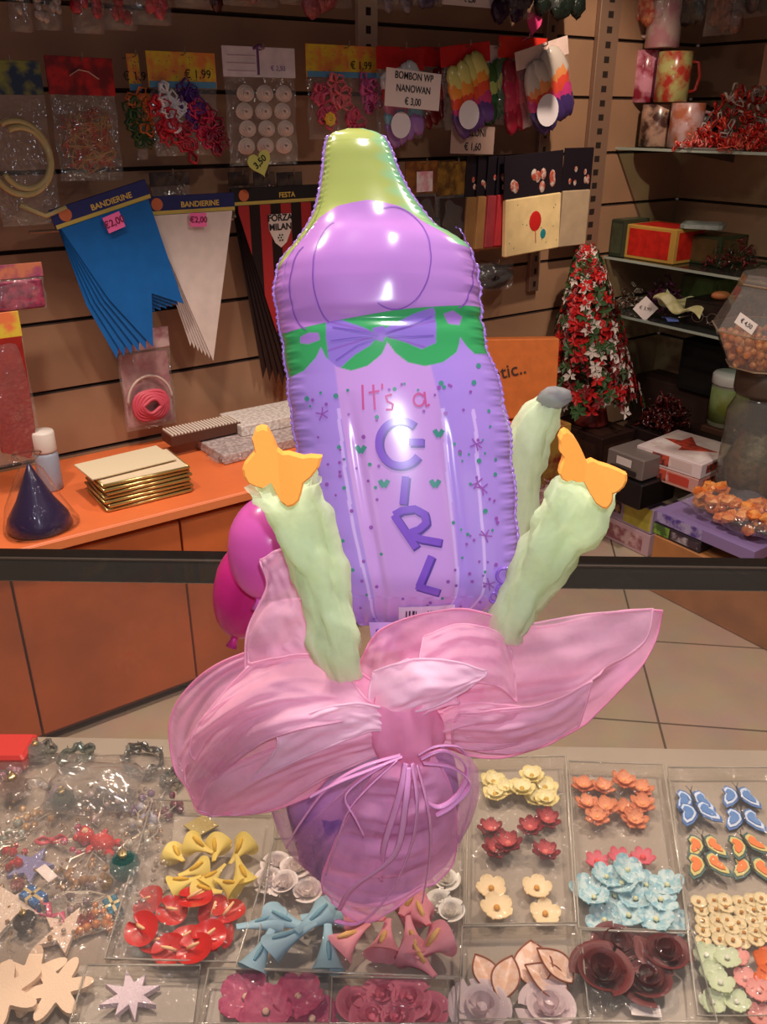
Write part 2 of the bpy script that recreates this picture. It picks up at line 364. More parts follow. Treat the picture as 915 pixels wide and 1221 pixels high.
def bal(u,py,off=0.0,side=1):
    l,r=edges0(py); a_,b_=ripple(py); px=l+(r-l)*u+(b_*u**7+a_*(1-u)**7); p=onbal(px,py); W=(onbal(r,py)-onbal(l,py)).length
    e0=min((py-Y0)/ (38),1); e1=min((Y1-py)/70,1)
    cap=math.sqrt(max(0,1-(1-e0)**2))*math.sqrt(max(0,1-(1-e1)**2))
    D=(.275+.02*math.cos((py-330)/40)*max(0,1-abs(py-340)/130))*W
    x=2*u-1; k=max(0,1-x*x)**0.5
    ed=max(0,abs(x)-.80)/.20
    fr=1.0 if py>290 else 2.1
    puck=ed*(1-ed*.6)*.0014*math.sin(py*.42*fr+ (0.8 if x>0 else 0))+ed*ed*.0006*math.sin(py*1.05+x*3)
    if e1<.6: puck+=(1-e1)*.0016*math.sin(px*.33)
    quilt=0
    if py>470: quilt=-.0022*(math.exp(-((x-.36)/.05)**2)+math.exp(-((x+.42)/.05)**2))*min((py-470)/60,1)
    if 250<py<385: quilt+=.0012*math.sin((x*1.2)*PI*2.4)*math.sin((py-250)/135*PI)
    neck=-.004*math.exp(-((py-388)/9)**2)*k
    d=(D*k*cap+puck*min(cap*2,1)+quilt+neck)*side+off
    return p+Pn*d
def px2u(px,py): l,r=edges0(py); return (px-l)/(r-l)
def teat_y(px): return interp([(330,330),(352,305),(366,285),(382,266),(405,254),(440,248),(475,254),(500,266),(524,283),(545,300)],px)
def band_y(px): return interp([(328,398),(345,400),(400,391),(470,380),(570,369),(590,368)],px)
SCAL=[(330,452),(350,451),(366,446),(380,432),(386,420),(392,432),(405,443),(422,448),(440,443),(455,430),(461,416),(470,428),(485,439),(505,443),(525,438),(540,426),(545,408),(552,418),(562,426),(580,424),(600,418)]
bow1=[(392,390),(410,390),(436,400),(452,408),(442,420),(425,430),(408,446),(399,446),(394,430)]
bow2=[(454,404),(470,395),(492,383),(514,376),(518,395),(516,416),(500,424),(480,416),(462,411)]
bow3=[(446,400),(458,398),(462,408),(456,416),(446,413)]
win1=[(362,407),(372,403),(384,404),(386,412),(372,416),(362,414)]; win2=[(525,382),(536,378),(548,384),(545,394),(532,393)]
cT=lin((172,180,98)); cTrefl=lin((136,196,150)); cP=lin((188,126,202)); cP2=lin((190,134,208)); cG=lin((64,166,98)); cB=lin((204,152,220)); cW=lin((150,118,208)); cL=lin((140,84,176))
def mixc(a,b,t): t=min(max(t,0),1); return tuple(a[i]+(b[i]-a[i])*t for i in range(4))
def arcd(px,py,cx,cy,rx,ry): # approx distance in px to an ellipse outline
    d=math.hypot((px-cx)/rx,(py-cy)/ry); return abs(d-1)*min(rx,ry)
def pcol(px,py,zone):
    if zone==0:
        l,r=edges(py); u=(px-l)/(r-l); return mixc(cT,cTrefl,(u-.72)*4+ (0.2*math.sin(py*.3)))  # mint reflection painted into the teat's right side
    if zone==1:
        c=mixc(cP,cP2,(px-330)/240)
        return c
    if py>band_y(px) and py<interp(SCAL,px):
        if inpoly(px,py,bow3): return mixc(cW,cL,.3)
        if inpoly(px,py,bow1) or inpoly(px,py,bow2):
            k=abs((py-408)-(.28*(abs(px-454)))*(1 if py>408 else -1)); return mixc(cW,cL,.6 if k<1.3 else 0)
        if inpoly(px,py,win1) or inpoly(px,py,win2): return mixc(cW,cP,.5)
        return cG
    if abs(py-band_y(px))<1.6: return cL
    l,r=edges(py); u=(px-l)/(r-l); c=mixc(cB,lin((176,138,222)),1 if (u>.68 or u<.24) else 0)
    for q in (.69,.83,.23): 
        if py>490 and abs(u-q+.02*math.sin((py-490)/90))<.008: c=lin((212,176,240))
    return c
def shell(name,ya,yb,zone,NU,NV,mt,parent):
    # front half cut along its printed boundary, back half plain
    m=MB(); cols=[]
    for side in (1,-1):
        n_u=NU if side==1 else 40; n_v=NV if side==1 else 60
        for j in range(n_v+1):
            for i in range(n_u+1):
                u=i/n_u
                u=.5-.5*math.cos(PI*(.04+.92*u))/math.cos(PI*.04) if True else u
                u=min(max(u,0),1)
                # boundary-aligned rows
                pa=ya(u) ; pb=yb(u); py=pa+(pb-pa)*j/n_v
                l,r=edges(py); px=l+(r-l)*u
                m.v.append(bal(u,py,0,side)); sx=(r-l)/n_u*.3; sy=(pb-pa)/n_v*.3; qs=[pcol(px+a*sx,py+b*sy,zone) for a,b in ((-1,-1),(1,-1),(-1,1),(1,1))] if (side==1 and zone==2 and py<470) else [pcol(px,py,zone)]; cols.append(tuple(sum(c_[k] for c_ in qs)/len(qs) for k in range(4)))
        b0=0 if side==1 else (NU+1)*(NV+1)
        for j in range(n_v):
            for i in range(n_u):
                a=b0+j*(n_u+1)+i; f=[a,a+1,a+n_u+2,a+n_u+1]
                m.f.append(f if side==-1 else f[::-1]); m.m.append(0)
    return m.build(name,mt,parent,True,True,cols,root=bq)
def solve(fn):
    def g(u):
        py=300.0
        for _ in range(12):
            l,r=edges(py); py=py*.5+.5*fn(l+(r-l)*u)
        return py
    return g
foil=vmat(.22,.4); 
bodyo=shell('bottle_balloon',solve(band_y),lambda u:Y1,2,230,380,foil,bq)
shell('collar',solve(teat_y),solve(band_y),1,150,90,foil,bodyo)
shell('teat',lambda u:Y0,solve(teat_y),0,110,120,foil,bodyo)
# seam fringe
m=MB()
for side in (0,1):
    N=260
    vs=[];fs=[]
    for i in range(N+1):
        py=160+(735-160)*i/N; l,r=edges(py); x=(l if side==0 else r); o_=(-1 if side==0 else 1)*(3.0+.8*math.sin(py*.9))
        vs+= [onbal(x,py)+Pn*.0006,onbal(x+o_,py)+Pn*(.001*math.sin(py*.7)),onbal(x+o_,py)+Pn*(.001*math.sin(py*.7)-.0006),onbal(x,py)-Pn*.0006]
    for i in range(N):
        for k in range(4): fs.append((i*4+k,i*4+(k+1)%4,(i+1)*4+(k+1)%4,(i+1)*4+k))
    m.add(vs,fs)
m.build('seam',mat((176,130,214),.25,coat=.4),bodyo,True,True,root=bq)
# print marks: strokes on the surface
def stroke(m,pts,wd,off=.0005,step=2.0,mi=0):
    P=[]
    for a,b_ in zip(pts,pts[1:]):
        L=math.hypot(b_[0]-a[0],b_[1]-a[1]); n=max(1,int(L/step))
        for i in range(n): P.append((a[0]+(b_[0]-a[0])*i/n,a[1]+(b_[1]-a[1])*i/n))
    P.append(pts[-1]); vs=[];fs=[]; K=3
    for i,(x,y) in enumerate(P):
        a=P[max(i-1,0)];b_=P[min(i+1,len(P)-1)]; dx,dy=b_[0]-a[0],b_[1]-a[1]; L=math.hypot(dx,dy) or 1; nx,ny=-dy/L,dx/L
        for k in range(K+1):
            q=(k/K-.5)*wd; X,Y=x+nx*q,y+ny*q; vs.append(bal(px2u(X,Y),Y,off))
    for i in range(len(P)-1):
        for k in range(K): a=i*(K+1)+k; fs.append((a,a+1,a+K+2,a+K+1))
    m.add(vs,fs,mi)
def blob(m,px,py,r,off=.0005,mi=0,n=10):
    vs=[bal(px2u(px,py),py,off)]
    for k in range(n): X=px+r*math.cos(2*PI*k/n); Y=py+r*math.sin(2*PI*k/n); vs.append(bal(px2u(X,Y),Y,off))
    m.add(vs,[(0,1+k,1+(k+1)%n) for k in range(n)],mi)
letM=mat((132,84,196),.25,coat=.4); letH=mat((92,60,150),.3)
def arc(cx,cy,rx,ry,a0,a1,n=24): return [(cx+rx*math.cos(R(a0+(a1-a0)*i/n)),cy+ry*math.sin(R(a0+(a1-a0)*i/n))) for i in range(n+1)]
LET={'G':[arc(476,529,24,25,-50,-325)+[], [(502,528),(486,528)]],
     'I':[[(482,566),(479,597)]],
     'R':[[(469,609),(494,646)],[(469,609),(478,604),(492,602),(503,608),(505,618),(497,625),(484,630)],[(484,630),(500,636),(522,640)]],
     'L':[[(511,655),(497,690)],[(494,689),(520,697)]]}
for ch,ss in LET.items():
    m=MB()
    for s_ in ss: stroke(m,[(x+1.6,y+1.6) for x,y in s_],9.5,.0006,mi=1); stroke(m,s_,8.0,.0010)
    o=m.build('letter',[letM,letH],bodyo,True,True,root=bq); o['label']='raised violet letter '+ch
m=MB()
for pts in (arc(470,318,41,62,118,-118,30),arc(404,335,26,60,108,262,20),arc(374,350,24,50,100,250,18),arc(538,322,24,54,78,-76,18)): stroke(m,pts,1.5,.0005)
m.build('printed_pleats',mat((134,80,176),.35,coat=.3),bodyo,True,True,root=bq)['label']='thin dark pleat lines'
m=MB()
for pts in ([(452,408),(430,404),(400,398)],[(450,411),(428,420),(404,436)],[(447,410),(425,411),(398,414)],[(460,406),(485,398),(512,386)],[(462,409),(490,410),(514,408)]): stroke(m,pts,1.4,.0005)
m.build('bow_creases',mat((120,84,180),.35,coat=.3),bodyo,True,True,root=bq)
pkM=mat((196,70,140),.4); m=MB()
for s_ in ([(434,464),(435,492)],[(446,464),(448,492)],[(441,473),(453,471)],[(456,463),(456,469)],[(467,475),(460,477),(462,483),(468,486),(467,492),(460,492)],
           arc(497,481,6,7,0,330,14),[(503,472),(505,488),(509,486)]): stroke(m,s_,2.4,.0006)
m.build('pink_script',pkM,bodyo,True,True,root=bq)['label']="small pink words it's a"
mP=MB(); mG=MB(); q=random.Random(5)
def star(m,x,y,r):
    for k in range(5): a=2*PI*k/5+q.random(); stroke(m,[(x,y),(x+r*math.cos(a),y+r*math.sin(a))],1.6,.0006); 
def heart(m,x,y,r,a=.3):
    for sg in (-1,1): stroke(m,[(x,y+r*.7),(x+sg*r*.7,y-r*.4)],r*.75,.0006)
for x,y in ((388,496),(376,560),(384,620),(562,530),(569,580),(573,634),(563,574),(578,690),(392,660),(408,700)): star(mP,x,y,8)
for x,y in ((519,517),(458,573),(515,573),(432,535)): heart(mG,x,y,7)
for i in range(150):
    y=460+q.random()*275; u=.07+q.random()*.86; l,r=edges(y); x=l+(r-l)*u
    if abs(x-490)<34 and 495<y<705: continue
    blob(mG if i%3==0 else mP,x,y,1.3+q.random()*1.2)
for x,y in ((370,478),(404,476),(560,460),(566,549),(573,606),(522,462),(470,741),(566,440),(420,735)): blob(mG,x,y,3)
mP.build('printed_stars',mat((150,80,170),.4),bodyo,True,True,root=bq); mG.build('printed_dots',mat((70,140,130),.4),bodyo,True,True,root=bq)
# barcode label at the foot of the balloon
m=MB(); 
def lab(x,y,o_): return bal(px2u(x,y),y,o_)
m.grid(lambda u,v:lab(475+64*u,738-22*v-3*u,.0014),12,4); lb=m.build('barcode_label',mat((226,206,232),.5),bodyo,False,True,root=bq)
m=MB(); x=483; q=random.Random(3)
while x<532:
    w_=1+q.random()*2.4; m.grid(lambda u,v:lab(x+w_*u,734-13*v,.002),1,3); x+=w_+1+q.random()*2
    if 496<x<500: x=508
m.build('bars',mat((40,26,50),.6),lb,False,True,root=bq)
# curly side loops at the lower right corner + tail
m=MB()
for cx,cy,r in ((602,686,9),(611,697,6),(600,706,8),(590,712,6)):
    m.tube([ony(cx+r*math.cos(2*PI*k/16),cy+r*math.sin(2*PI*k/16),.548) for k in range(17)],.0014,6)
m.build('valve_loops',mat((150,100,210),.25,coat=.4),bodyo,True,True,root=bq)
m=MB(); m.grid(lambda u,v:ony(440+42*u-10*v*(u-.5),742+34*v,.545-.004*math.sin(u*PI)),8,8); m.grid(lambda u,v:ony(440+42*u-10*v*(u-.5),742+34*v,.549),8,8)
m.build('valve_tail',mat((206,170,236),.3,coat=.4),bodyo,True,True,root=bq)
m=MB()
for a,b_ in ((451,752),(468,760),(458,770)):
    m.ball(ony(a,b_,.542),.0018,8,sc=(1,.3,1))
m.build('tail_dots',mat((110,80,180),.4),bodyo,True,True,root=bq)
# ---- round pink balloons tied at the back left
def round_balloon(cx,cy,rx,ry,Y,col,lb,ang):
    c=ony(cx,cy,Y); k=(c-EYE).length/F*1.02; m=MB(); pr=[]
    for i in range(25):
        a=PI*i/24; z=-math.cos(a); r=math.sin(a)*(1-.10*(1-z)*.5*(1 if z<0 else .6)); pr.append((r*rx*k,z*ry*k))
    T=Matrix.Rotation(R(ang),4,'Y')@Matrix.Rotation(R(-20),4,'X')
    m.lathe(pr,32,c,0,T=T); o=m.build('round_balloon',mat(col,.28,coat=.3,sss=.35,thin=0),bq,True,True); o['label']=lb
    m=MB(); T2=Matrix.Translation(c)@T; m.T=T2; m.lathe([(.002,-ry*k-.008),(.006,-ry*k-.010),(.0035,-ry*k-.003),(.004,-ry*k+.002)],12); m.build('knot',mat(col,.4),o,True,True,root=bq)
round_balloon(322,652,51,62,.66,(236,110,200),'light pink round balloon',12)
round_balloon(300,700,45,62,.72,(214,50,140),'magenta round balloon',20)
# ---- pale green net stems
q=random.Random(11)
def stem(pts,rad,seed,thin=.32,dark=False):
    q=random.Random(seed); m=MB(); P=[ony(x,y,Y) for x,y,Y in pts]; N=44; n=28
    rings=[]
    ph=[q.random()*6 for _ in range(8)]
    for layer in range(2):
        vs=[];fs=[]
        for i in range(N+1):
            t=i/N; c=cr(P,t); d=(cr(P,min(t+.02,1))-cr(P,max(t-.02,0))).normalized(); a=d.cross(Vector((0,1,0))).normalized(); b_=d.cross(a)
            r=cr(rad,t)*(1-.25*layer)
            for k in range(n):
                th=2*PI*k/n+layer; e=1+.13*math.sin(3*th+ph[0]+t*5)+.10*math.sin(5*th+ph[1]-t*7)+.10*math.sin(9*th+t*11+ph[2])+.07*math.sin(t*24+ph[3]+2*th)+.05*math.sin(14*th-t*16)+.04*math.sin(t*57+5*th)
                vs.append(c+(a*math.cos(th)+b_*math.sin(th)*.75)*r*e)
        for i in range(N):
            for k in range(n): fs.append((i*n+k,i*n+(k+1)%n,(i+1)*n+(k+1)%n,(i+1)*n+k))
        m.add(vs,fs)
    return m
gn=mat((240,252,216),.7,sss=.5,thin=.30,bump=.12,bs=120)
stemL=stem([(336,572,.49),(350,605,.50),(372,660,.505),(390,715,.505),(402,765,.50),(412,806,.50)],[.021,.019,.0175,.0165,.016,.011],1).build('net_stem',gn,bq,True,True)
stemR=stem([(700,572,.50),(684,610,.51),(660,650,.52),(634,695,.53),(612,735,.53),(604,760,.53)],[.0175,.021,.020,.016,.015,.012],2).build('net_stem',gn,bq,True,True)
stemB=stem([(660,474,.66),(640,505,.66),(626,545,.66),(622,590,.66),(612,650,.655),(600,700,.65)],[.008,.016,.018,.015,.014,.014],3).build('net_stem',mat((240,250,220),.7,sss=.5,thin=.44,bump=.12,bs=120),bq,True,True)
m=MB(); p=ony(662,474,.655); m.ball(p,.014,12,sc=(1,.6,.6),noise=.3); m.build('net_tip',mat((150,150,150),.5,thin=.4,sss=.3),stemB,True,True,root=bq)
# foam butterflies
BL=[(303.6,514),(310,512),(317,514),(325,527),(330,537),(337,541),(345,540),(364,543),(374,541),(385,541),(382,551),(374,561),(364,569),(362,578),(359,587),(353,592),(346,594),(338,590),(332,582),(325,570),(315,575),(306,572),(298,568),(293,561),(291,554),(293,548),(304,537),(300,524)]
BR=[(671,517),(676,515),(681,518),(687,524),(692,532),(697,543),(700,551),(707,548),(715,551),(726,553),(736,556),(744,559),(743,566),(739,572),(733,577),(726,580),(725,586),(723,590),(718,595),(713,595),(706,591),(700,582),(694,570),(686,570),(679,567),(672,568),(667,565),(664,559),(666,553),(669,548),(671,543),(667,537),(668,530),(667,523)]
orM=mat((255,160,62),.85,bump=.04,bs=300)
def butter(poly,Y,par,rot):
    P=[ony(x,y,Y) for x,y in poly]; c=sum(P,Vector())/len(P); m=MB(); n=len(P); t=.0035; P=[p+Vector((0,(p.z-c.z)*.45,0)) for p in P]
    # rounded edge slab: centre fan front/back
    vs=[];
    for dy,sh in ((-t,.93),(-t*.55,1.0),(t*.55,1.0),(t,.93)):
        for p in P: q_=c+(p-c)*sh; vs.append(Vector((q_.x,q_.y+dy-abs(q_.x-c.x)*.25,q_.z)))
    fs=[]
    for k in range(3):
        for i in range(n): fs.append((k*n+i,k*n+(i+1)%n,(k+1)*n+(i+1)%n,(k+1)*n+i))
    b0=len(vs); vs.append(c+Vector((0,-t,0))); vs.append(c+Vector((0,t,0)))
    for i in range(n): fs.append((b0,(i+1)%n,i)); fs.append((b0+1,3*n+i,3*n+(i+1)%n))
    m.add(vs,fs); o=m.build('foam_butterfly',orM,par,False,True,root=bq); o['label']='orange foam butterfly'
butter(BL,.465,stemL,((316,536),(350,585))); butter(BR,.475,stemR,((684,540),(715,590)))
# ---- tulle
def tul(c,thin,bump=.07): return mat(c,.75,sss=.38,thin=thin,bump=bump,bs=220)
t1=tul((255,178,212),.17); t2=tul((255,200,224),.20); t3=tul((255,202,226),.38)
def patch(rows,nu=30,nv=26,amp=.0,fr=5,seed=0,ph=0):
    q=random.Random(seed); m=MB(); G=[[ony(*p) for p in row] for row in rows]; a1,a2,a3=[q.random()*6 for _ in range(3)]
    def fn(u,v):
        row=[cr(r,u) for r in G]; p=cr(row,v)
        cm=.0009*math.sin(17*u+a1+6*v)*math.sin(13*v+a2+4*u)+.0004*math.sin(31*u-21*v+a3)
        w_=amp*math.sin(PI*min(1,u*1.0+.12))*(math.sin(fr*PI*v+a1+2*u)+.5*math.sin(fr*2.3*PI*v+a2+5*u)+.25*math.sin(fr*4.1*PI*v+a3))
        return p+Vector((0,-w_-cm,w_*.35+cm*.4))
    m.grid(fn,nu,nv)
    L=[fn(i/40,0) for i in range(41)]+[fn(1,i/40) for i in range(1,41)]+[fn(1-i/40,1) for i in range(1,41)]+[fn(0,1-i/40) for i in range(1,40)]
    m.tube(L,.0009,5); return m
def tulle(name,rows,mt,amp,fr=5,seed=0,par=bq,nu=34,nv=30):
    return patch(rows,nu,nv,amp,fr,seed).build(name,mt,par,True,True,root=bq)
K=(486,868,.50)
# back frill, upper-left petal
tulle('tulle_petal',[[(310,668,.55),(318,664,.55),(330,656,.55),(345,655,.55),(356,662,.55)],
                     [(318,700,.545),(325,698,.54),(340,700,.54),(352,705,.54),(362,712,.545)],
                     [(296,750,.54),(318,745,.53),(345,745,.53),(365,750,.53),(378,760,.535)],
                     [(292,800,.53),(320,800,.52),(350,800,.515),(380,800,.51),(400,810,.515)]],t3,.003,3,1)
tulle('tulle_petal',[[(322,720,.545),(310,735,.545),(298,760,.54),(296,790,.53)],[(345,715,.54),(330,740,.535),(322,765,.53),(318,800,.525)],[(370,720,.54),(360,750,.53),(350,780,.52),(350,815,.515)],[(400,760,.53),(400,780,.52),(400,800,.51),(400,830,.505)]],t3,.002,3,2)
# large left bow loop (back layer and front layer)
tulle('tulle_bow_loop',[[(300,775,.54),(258,792,.55),(226,818,.555),(206,850,.555),(204,890,.55),(212,924,.54),(228,944,.535)],
                        [(345,772,.53),(300,800,.53),(262,830,.53),(238,865,.53),(228,900,.53),(228,940,.525),(236,968,.52)],
                        [(400,790,.52),(370,820,.51),(330,850,.50),(300,880,.495),(275,915,.50),(262,945,.505),(262,972,.51)],
                        [(440,810,.51),(425,840,.50),(400,865,.49),(370,895,.485),(345,925,.49),(325,950,.495),(316,968,.50)],
                        [(478,850,.50),(470,862,.495),(455,878,.49),(435,892,.488),(410,910,.49),(388,930,.492),(374,948,.495)]],t1,.0045,4,3,nu=44,nv=44)
tulle('tulle_fold',[[(300,790,.525),(330,782,.52),(370,780,.515),(410,790,.51)],[(240,860,.52),(290,826,.50),(340,806,.50),(420,812,.495)],[(228,900,.52),(300,850,.485),(380,838,.48),(440,836,.485)],[(262,925,.51),(320,880,.475),(400,860,.47),(478,856,.485)]],t2,.004,4,4)
tulle('tulle_fold',[[(236,966,.515),(252,930,.50),(300,905,.49),(370,880,.475),(440,868,.475),(484,862,.485)],[(258,972,.51),(290,945,.49),(340,920,.48),(400,900,.472),(450,886,.475),(486,874,.485)],[(300,970,.50),(340,955,.49),(380,930,.48),(420,912,.476),(460,896,.478),(488,884,.486)]],t2,.003,3,5)
# centre sheets behind the knot
tulle('tulle_sheet',[[(420,808,.53),(430,790,.53),(440,768,.53),(452,752,.53)],[(452,838,.51),(455,800,.52),(462,770,.525),(472,742,.53)],[(480,850,.50),(490,810,.51),(500,770,.52),(505,732,.53)],[(520,860,.495),(535,820,.505),(548,770,.52),(552,726,.53)],[(560,860,.50),(580,820,.51),(598,780,.52),(592,735,.53)]],t1,.004,4,6)
tulle('tulle_fold',[[(446,800,.50),(470,792,.495),(500,786,.49),(545,790,.485),(580,800,.485)],[(440,830,.49),(470,822,.48),(500,812,.475),(545,812,.478),(578,806,.483)],[(444,862,.485),(470,846,.475),(500,836,.472),(530,828,.474),(570,812,.48)],[(448,880,.488),(465,862,.478),(490,850,.474),(520,842,.476),(560,820,.482)]],mat((255,216,234),.75,sss=.3,thin=.2,bump=.06,bs=220),.002,3,7)
# right wing: back wing and paler front panel
tulle('tulle_bow_loop',[[(470,745,.55),(560,742,.56),(640,745,.57),(710,733,.58),(752,727,.585),(790,728,.585)],
                        [(480,790,.535),(560,785,.55),(640,785,.56),(710,775,.57),(745,768,.575),(784,756,.58)],
                        [(490,830,.515),(560,830,.53),(635,825,.545),(690,822,.555),(728,810,.56),(768,790,.565)],
                        [(500,858,.50),(560,868,.515),(620,868,.53),(665,862,.54),(700,848,.545),(738,824,.55)],
                        [(508,872,.495),(545,895,.50),(590,902,.51),(635,893,.52),(668,880,.53),(700,862,.535)]],t1,.004,4,8,nu=44,nv=40)
tulle('tulle_panel',[[(480,775,.525),(560,758,.53),(640,744,.54),(710,732,.55),(779,726,.56)],[(500,810,.51),(570,800,.515),(640,790,.525),(700,778,.535),(768,766,.545)],[(510,835,.50),(570,830,.505),(640,826,.515),(690,815,.525),(724,795,.535)],[(520,850,.49),(565,850,.495),(620,842,.505),(670,832,.515),(716,804,.525)]],t3,.0035,3,9)
tulle('tulle_fold',[[(500,868,.49),(540,845,.488),(580,840,.49),(620,842,.50)],[(505,880,.488),(545,868,.482),(590,862,.487),(640,862,.505)],[(512,885,.49),(550,890,.488),(600,890,.495),(640,880,.51)]],t3,.003,3,10)
tulle('tulle_fold',[[(212,905,.535),(240,860,.515),(290,826,.505),(360,812,.50)],[(224,935,.53),(262,885,.50),(318,850,.485),(400,832,.488)],[(236,962,.52),(270,915,.495),(335,872,.478),(440,850,.480)]],t3,.004,3,12)
tulle('tulle_fold',[[(328,870,.480),(380,846,.474),(430,838,.474),(474,850,.480)],[(330,892,.474),(385,866,.468),(436,856,.470),(478,862,.478)],[(300,930,.484),(380,894,.470),(440,872,.470),(482,870,.478)]],mat((255,216,234),.75,sss=.3,thin=.2,bump=.06,bs=220),.002,2,14)
tulle('tulle_fold',[[(505,760,.515),(548,744,.52),(590,752,.52),(610,775,.52)],[(500,792,.495),(548,776,.50),(590,782,.505),(614,806,.51)],[(498,830,.485),(545,816,.488),(592,818,.495),(616,836,.502)]],t3,.003,3,15)
tulle('tulle_fold',[[(548,850,.482),(600,846,.49),(655,838,.50),(706,812,.515)],[(540,868,.482),(596,870,.49),(648,862,.50),(700,836,.512)],[(540,888,.486),(590,898,.492),(640,890,.502),(690,866,.514)]],t2,.003,3,16)
tulle('tulle_petal',[[(440,850,.49),(446,826,.492),(462,800,.497),(486,786,.50)],[(452,872,.484),(466,842,.482),(488,818,.486),(520,806,.49)],[(470,888,.482),(490,862,.474),(516,846,.478),(548,838,.484)]],t2,.002,3,17)
# knot
m=MB(); kc=ony(490,876,.485); kk=.66/F
def kf(u,v):
    a=2*PI*u; z=(v-.5)*2; wv=1+.07*math.sin(5*a+3*v)+.05*math.sin(9*a-6*v)
    r=(46*(1-.55*max(0,-z)**1.2-.35*max(0,z)**2)) if True else 0
    p=kc+Vector((math.cos(a)*r*wv*.9*kk-.008*v,math.sin(a)*.022*wv*(1-.3*abs(z)),z*50*kk)); return p
m.grid(kf,36,18,wrapu=True); m.build('tulle_knot',mat((255,172,210),.75,sss=.4,thin=.08,bump=.06,bs=220),bq,True,True)
# ---- base wrap: pot hidden in violet tulle
bc=Vector((-.012,.60,GZ)); m=MB()
m.lathe([(.045,.0),(.060,.012),(.074,.045),(.080,.085),(.076,.115),(.050,.135),(.02,.14)],36,(0,0,0)); 
pot=m.build('ball_base',mat((58,42,98),.45,c2=(70,44,120),vs_=18,bump=.2,bs=30),bq,True)
def skirt(name,prof,mt,seed,wv=.05,n=80,cxo=0,cut=None):
    q=random.Random(seed); a1,a2=q.random()*6,q.random()*6; m=MB()
    def fn(u,v):
        a=2*PI*u; r,z=cr([Vector((x,y,0)) for x,y in prof],v)[:2]
        e=1+wv*(math.sin(9*a+a1+3*v)+.7*math.sin(17*a+a2-4*v)+.5*math.sin(31*a+a1))*(.4+.6*v)
        return Vector((cxo+r*e*math.cos(a),r*e*math.sin(a)*.78,z))
    m.grid(fn,n,22,wrapu=True); return m.build(name,mt,bq,True)
skirt('tulle_wrap',[(.030,.004),(.062,.010),(.082,.040),(.093,.085),(.090,.120),(.060,.150),(.025,.165)],tul((244,170,226),.62),1,.035)
# gathered fan of tulle falling from the knot over the front
m=MB(); q=random.Random(4)
def fan(u,v):
    p0=ony(486+30*(u-.5),895,.478); top=cr([Vector((330,915,.525)),Vector((345,930,.50)),Vector((400,930,.48)),Vector((480,925,.474)),Vector((540,920,.485)),Vector((566,905,.52))],u)
    x1=cr([Vector((350,1000,.53)),Vector((372,1055,.52)),Vector((420,1092,.52)),Vector((468,1078,.52)),Vector((520,1050,.525)),Vector((560,985,.54))],u)
    Y=x1.z; mid=Vector(((486+x1.x)/2+(x1.x-486)*.12,(895+x1.y)/2-10,.476-.004*math.sin(u*PI)))
    t=v; X=(1-t)**2*(486+24*(u-.5))+2*t*(1-t)*mid.x+t*t*x1.x; YY=(1-t)**2*895+2*t*(1-t)*mid.y+t*t*x1.y; D=(1-t)**2*.478+2*t*(1-t)*mid.z+t*t*(Y-.0)
    p=ony(X,YY,D); 
    return p+Vector((0,-.0025*math.sin(u*46+v*3)*v**.5-.002*math.sin(u*91),0))
m.grid(fan,110,30); m.build('tulle_skirt',tul((244,180,226),.68),bq,True,True)
tulle('tulle_tail',[[(462,896,.472),(474,900,.468),(486,902,.467),(500,900,.469),(514,896,.473)],
  [(432,945,.468),(456,950,.458),(484,955,.455),(512,950,.459),(536,935,.468)],
  [(402,1000,.474),(440,1010,.462),(480,1015,.460),(515,1005,.466),(545,985,.478)],
  [(384,1050,.490),(425,1065,.478),(468,1066,.476),(505,1050,.486),(540,1030,.496)],
  [(396,1075,.498),(430,1094,.488),(462,1082,.486),(492,1066,.492),(520,1052,.50)]],tul((252,180,224),.40),.005,9,33,nu=40,nv=60)
# narrow satin curling ribbons
rbM=mat((250,176,226),.3,coat=.2,sss=.2); q=random.Random(9)
def ribbon(pts,wd=.0026):
    P=[ony(p[0],p[1],p[2]-.016) for p in pts]; m=MB(); N=40
    m.tube([cr(P,i/N) for i in range(N+1)],[wd*(1-.3*abs(i/N-.5)) for i in range(N+1)],6,flat=.3); m.build('curling_ribbon',rbM,bq,True,True)
for pts in ([(478,900,.47),(430,915,.468),(390,940,.47),(356,985,.475),(342,1010,.485)],
            [(480,902,.468),(440,918,.465),(405,932,.465),(370,950,.47)],
            [(470,905,.468),(430,930,.465),(412,950,.462),(424,975,.46),(434,995,.46)],
            [(484,910,.466),(476,950,.46),(458,1010,.47),(454,1050,.49)],
            [(492,910,.464),(498,960,.455),(490,1010,.465),(465,1065,.48),(430,1100,.49),(400,1098,.50)],
            [(498,912,.466),(510,960,.458),(514,1000,.465),(510,1040,.485),(504,1075,.50)],
            [(488,915,.464),(484,960,.455),(470,1020,.465),(420,1060,.48),(405,1085,.50)],
            [(502,905,.466),(530,895,.47),(556,915,.475),(548,945,.475),(525,962,.472),(508,955,.47)],
            [(505,910,.468),(540,915,.47),(560,935,.475),(540,960,.472),(520,972,.47)],
            [(500,900,.468),(520,890,.466),(545,890,.47),(555,900,.475)],
            [(474,906,.466),(420,960,.462),(400,1010,.47),(390,1040,.49)]): ribbon(pts)
